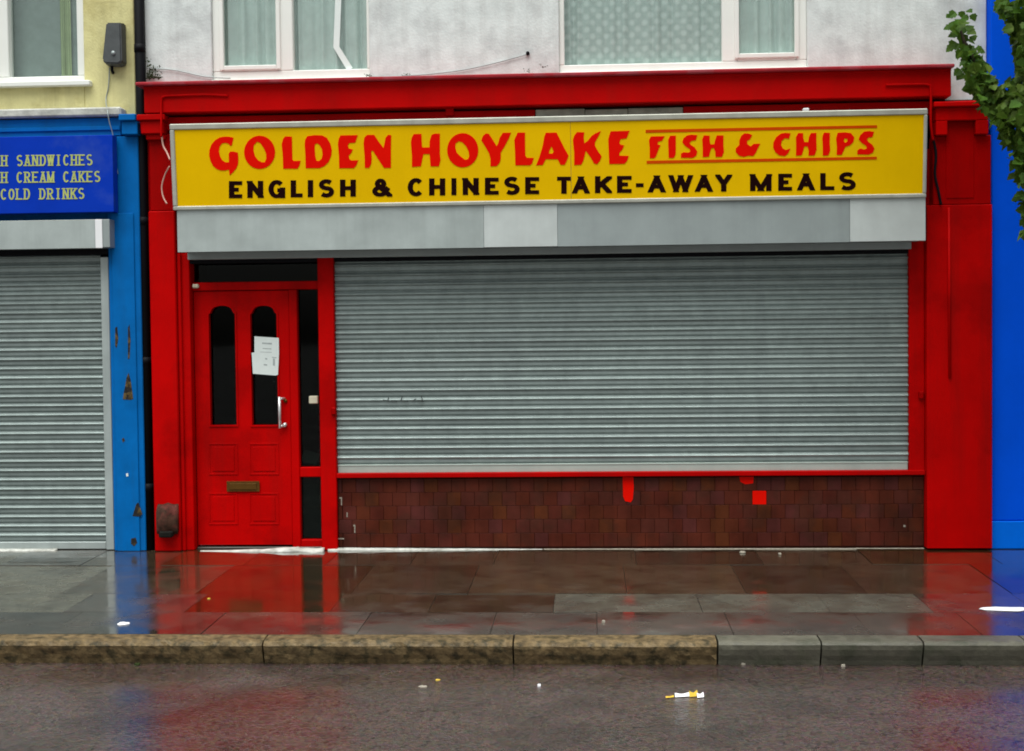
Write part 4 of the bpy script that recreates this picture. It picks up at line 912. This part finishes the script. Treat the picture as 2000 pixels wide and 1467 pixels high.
# ================================================================== STREET TREE AT THE RIGHT
lg = M('leaf', (.045,.105,.010), .55, spec=.15, var=.5, vs_=9, patch=(.125,.175,.030), pamt=.7, ps=4)
nn = lg.node_tree.nodes; ll = lg.node_tree.links; tr = nn.new('ShaderNodeBsdfTranslucent'); tr.inputs[0].default_value = (.14,.24,.03,1)
mx = nn.new('ShaderNodeMixShader'); mx.inputs[0].default_value = .28; ll.new(nn['Principled BSDF'].outputs[0], mx.inputs[1]); ll.new(tr.outputs[0], mx.inputs[2]); ll.new(mx.outputs[0], nn['Material Output'].inputs[0])
YTR = -2.0
tx, ty = W(2230, 700, YTR).x, YTR
tree = thing('street_tree', 'green leafed street tree reaching in from the right', 'tree', (tx, ty, pz(ty)))
limbs = [[(tx,ty,pz(ty)-.02),(tx+.03,ty,1.0),(tx-.02,ty+.02,2.2),(tx+.04,ty,3.2),(tx,ty,4.3),(tx+.1,ty,5.3)]]
tk = put('trunk', tube(smoothpath(limbs[0], 5), [.13-.10*(i/25) for i in range(26)], 12), 'bark', tree)
P_ = lambda px, py, dy=0.: W(px, py, YTR+dy)
br1 = [Vector((tx,ty,3.0)), P_(2110,290), P_(2040,235), P_(1965,205), P_(1915,140), P_(1885,85), P_(1872,45)]
br2 = [Vector((tx,ty,3.4)), P_(2130,150,.1), P_(2060,90,.1), P_(2000,50,.1), P_(1968,15,.1)]
br3 = [P_(2080,262), P_(2030,330,-.1), P_(2008,400,-.1), P_(2004,450,-.1)]
for bp_, r0, r1 in ((br1,.045,.005),(br2,.04,.007),(br3,.018,.004)):
    sp = smoothpath(bp_, 5); put('limb', tube(sp, [r0+(r1-r0)*i/(len(sp)-1) for i in range(len(sp))], 7), 'bark', tree)
blobs = [(1890,100,14),(1902,112,20),(1893,128,14),(1915,140,22),(1905,165,14),(1928,168,24),(1942,195,25),(1925,195,12),(1962,215,26),(1950,232,16),(1985,205,24),(1972,180,16),(1998,175,22),(2006,140,20),(2002,105,18),(1994,75,20),(1985,50,18),(1975,22,20),(1962,6,14),(2005,20,30),
         (1980,250,24),(1970,262,16),(2000,285,22),(1988,310,16),(1996,345,14),(2008,330,20),(2003,385,13),(2012,420,16),(2004,446,9),(2020,230,30),(2025,60,30),(2030,300,30),(2030,380,24)]
bm = bmesh.new()
def addleaf(q, s): leaf_mesh(bm, q, Vector((random.gauss(0,.7), -.5+random.gauss(0,.6), .6+random.gauss(0,.6))), Vector((random.gauss(-.3,.8), random.gauss(-.2,.6), -.9+random.gauss(0,.5))), s, MAPLE)
for x, y, r in blobs:
    for k in range(int(r*r*.085)+3):
        a_ = random.random()*6.283; rr_ = r*math.sqrt(random.random())*.95
        addleaf(W(x+rr_*math.cos(a_), y+rr_*math.sin(a_), YTR+random.gauss(0,.13)), random.triangular(.035,.09,.055))
for k in range(5200):                                    # the rest of the crown, beyond the frame
    v = rv()*random.random()**.45; q = Vector((tx+.25+v.x*1.55, ty+v.y*1.35, 4.75+v.z*1.75))
    if proj(q)[0] < 2030 and -60 < proj(q)[1] < 1500: continue
    if proj(q)[0] < 1985: continue
    addleaf(q, random.uniform(.06,.10))
crown = put('crown', finish(bm, 'm'), 'leaf', tree, kind='stuff')
sprig = [(1857,38,8),(1866,30,9),(1861,48,9),(1858,58,8),(1870,44,9),(1876,52,12),(1882,60,13),(1872,66,12),(1886,48,12),(1892,40,9),(1898,34,8),(1880,72,13),(1868,74,9),(1890,68,10),(1896,56,9),(1866,88,10),(1862,96,9),(1875,92,10),(1899,76,8),(1889,84,9),(1878,28,7),(1890,26,7),(1878,104,10),(1886,112,12),(1882,150,11),(1888,162,12),(1876,142,9)]
for x, y, s in sprig:
    bm = bmesh.new(); q = W(x, y-6, YTR+random.gauss(0,.05))
    leaf_mesh(bm, Vector((0,0,0)), Vector((random.gauss(0,.35), -.8, .5+random.gauss(0,.3))), Vector((random.gauss(-.4,.7), 0, -.8+random.gauss(0,.4))), s*.0062, MAPLE)
    put('leaf', finish(bm, 'm'), 'leaf', crown, loc=q)

# ================================================================== LITTER
wr = thing('wrapper', 'crumpled white and yellow wrapper lying on the road', 'wrapper', G(1340, 1360, ZR, 0))
def crumple(bm, pts, hw, amp, z0):
    L = []
    for i, p in enumerate(pts):
        L.append([bm.verts.new((p.x+noise.noise(Vector((i, j, 1)))*.004, p.y+hw*s_, z0+.004+amp*(1-abs(s_))*(.75+.25*math.sin(i*.9+j)))) for j, s_ in enumerate((-1,-.4,.2,.7,1))])
    for u, v in zip(L, L[1:]):
        for k in range(4): bm.faces.new((u[k], u[k+1], v[k+1], v[k]))
def piece(x0, x1, y, hw, amp, mat, name):
    bm = bmesh.new(); crumple(bm, [G(x0+(x1-x0)*k/6, y-(k*.3), ZR, 0) for k in range(7)], hw, amp, ZR); put(name, finish(bm, 'm', True), mat, wr)
piece(1318, 1347, 1361, .022, .020, 'litter_white', 'white_film'); piece(1346, 1362, 1360, .030, .030, 'litter_yellow', 'yellow_band'); piece(1361, 1374, 1361.5, .030, .022, 'litter_white', 'white_end'); piece(1300, 1316, 1363.5, .014, .008, 'litter_yellow', 'torn_corner')
def scrap(px, py, w, d, h_, mat, label, onroad, cat='litter', name='scrap'):
    q = G(px, py, ZR, 0) if onroad else G(px, py); bm = bmesh.new(); n = 10; top = []; bot = []
    z = ZR if onroad else pz(q.y)
    for k in range(n):
        a_ = 2*math.pi*k/n; r = 1+.3*noise.noise(Vector((px*.3+math.cos(a_)*1.5, py*.3+math.sin(a_)*1.5, 0)))
        top.append(bm.verts.new((w/2*r*math.cos(a_)*.85, d/2*r*math.sin(a_)*.85, h_*(.8+.3*math.sin(k*2.2))))); bot.append(bm.verts.new((w/2*r*math.cos(a_), d/2*r*math.sin(a_), .0005)))
    cv = bm.verts.new((0, 0, h_*1.15))
    for k in range(n): bm.faces.new((bot[k], bot[(k+1)%n], top[(k+1)%n], top[k])); bm.faces.new((cv, top[k], top[(k+1)%n]))
    bm.faces.new(bot[::-1])
    return put(name, finish(bm, 'm'), mat, loc=(q.x, q.y, z+(.002 if not onroad else 0)), label=label, cat=cat)
scrap(1962, 1190, .32, .13, .004, 'litter_white', 'flat white paper sheet on the pavement in front of blue building', False, 'paper', 'paper_sheet')
scrap(241, 1219, .075, .09, .005, 'litter_white', 'small white paper scrap near kerb in front of blue pilaster', False, 'paper', 'paper_scrap')
scrap(1179, 1216, .022, .04, .012, 'grit', 'pale pebble on pavement edge below the wide shutter', False, 'pebble', 'pebble')
scrap(1450, 1080, .05, .05, .012, 'grit', 'pale crumb at the foot of brown tiles, left of a pair', False, 'crumb', 'crumb')
scrap(1523, 1083, .025, .05, .010, 'grit', 'pale crumb at the foot of brown tiles, right of a pair', False, 'crumb', 'crumb')
scrap(408, 1170, .022, .025, .004, 'litter_yellow', 'small orange crumb on pavement before the red door', False, 'crumb', 'crumb')
scrap(1053, 1340, .022, .025, .010, 'litter_white', 'white pebble on road below the second kerb joint', True, 'pebble', 'pebble')
scrap(826, 1341, .05, .04, .004, 'grit', 'flat pale stone on road left of the white pebble', True, 'stone', 'stone')
scrap(855, 1328, .028, .03, .003, 'litter_yellow', 'small yellow fallen leaf on the road close to kerb', True, 'leaf', 'fallen_leaf')
scrap(1452, 1298, .028, .028, .014, 'grit', 'pale pebble in gutter under the first grey kerb stone', True, 'pebble', 'pebble')
scrap(1647, 1302, .026, .026, .012, 'grit', 'pale pebble in gutter under the second grey kerb stone', True, 'pebble', 'pebble')
scrap(268, 1299, .04, .03, .012, 'moss', 'tuft of moss in the gutter under the leftmost kerb', True, 'moss', 'gutter_moss')
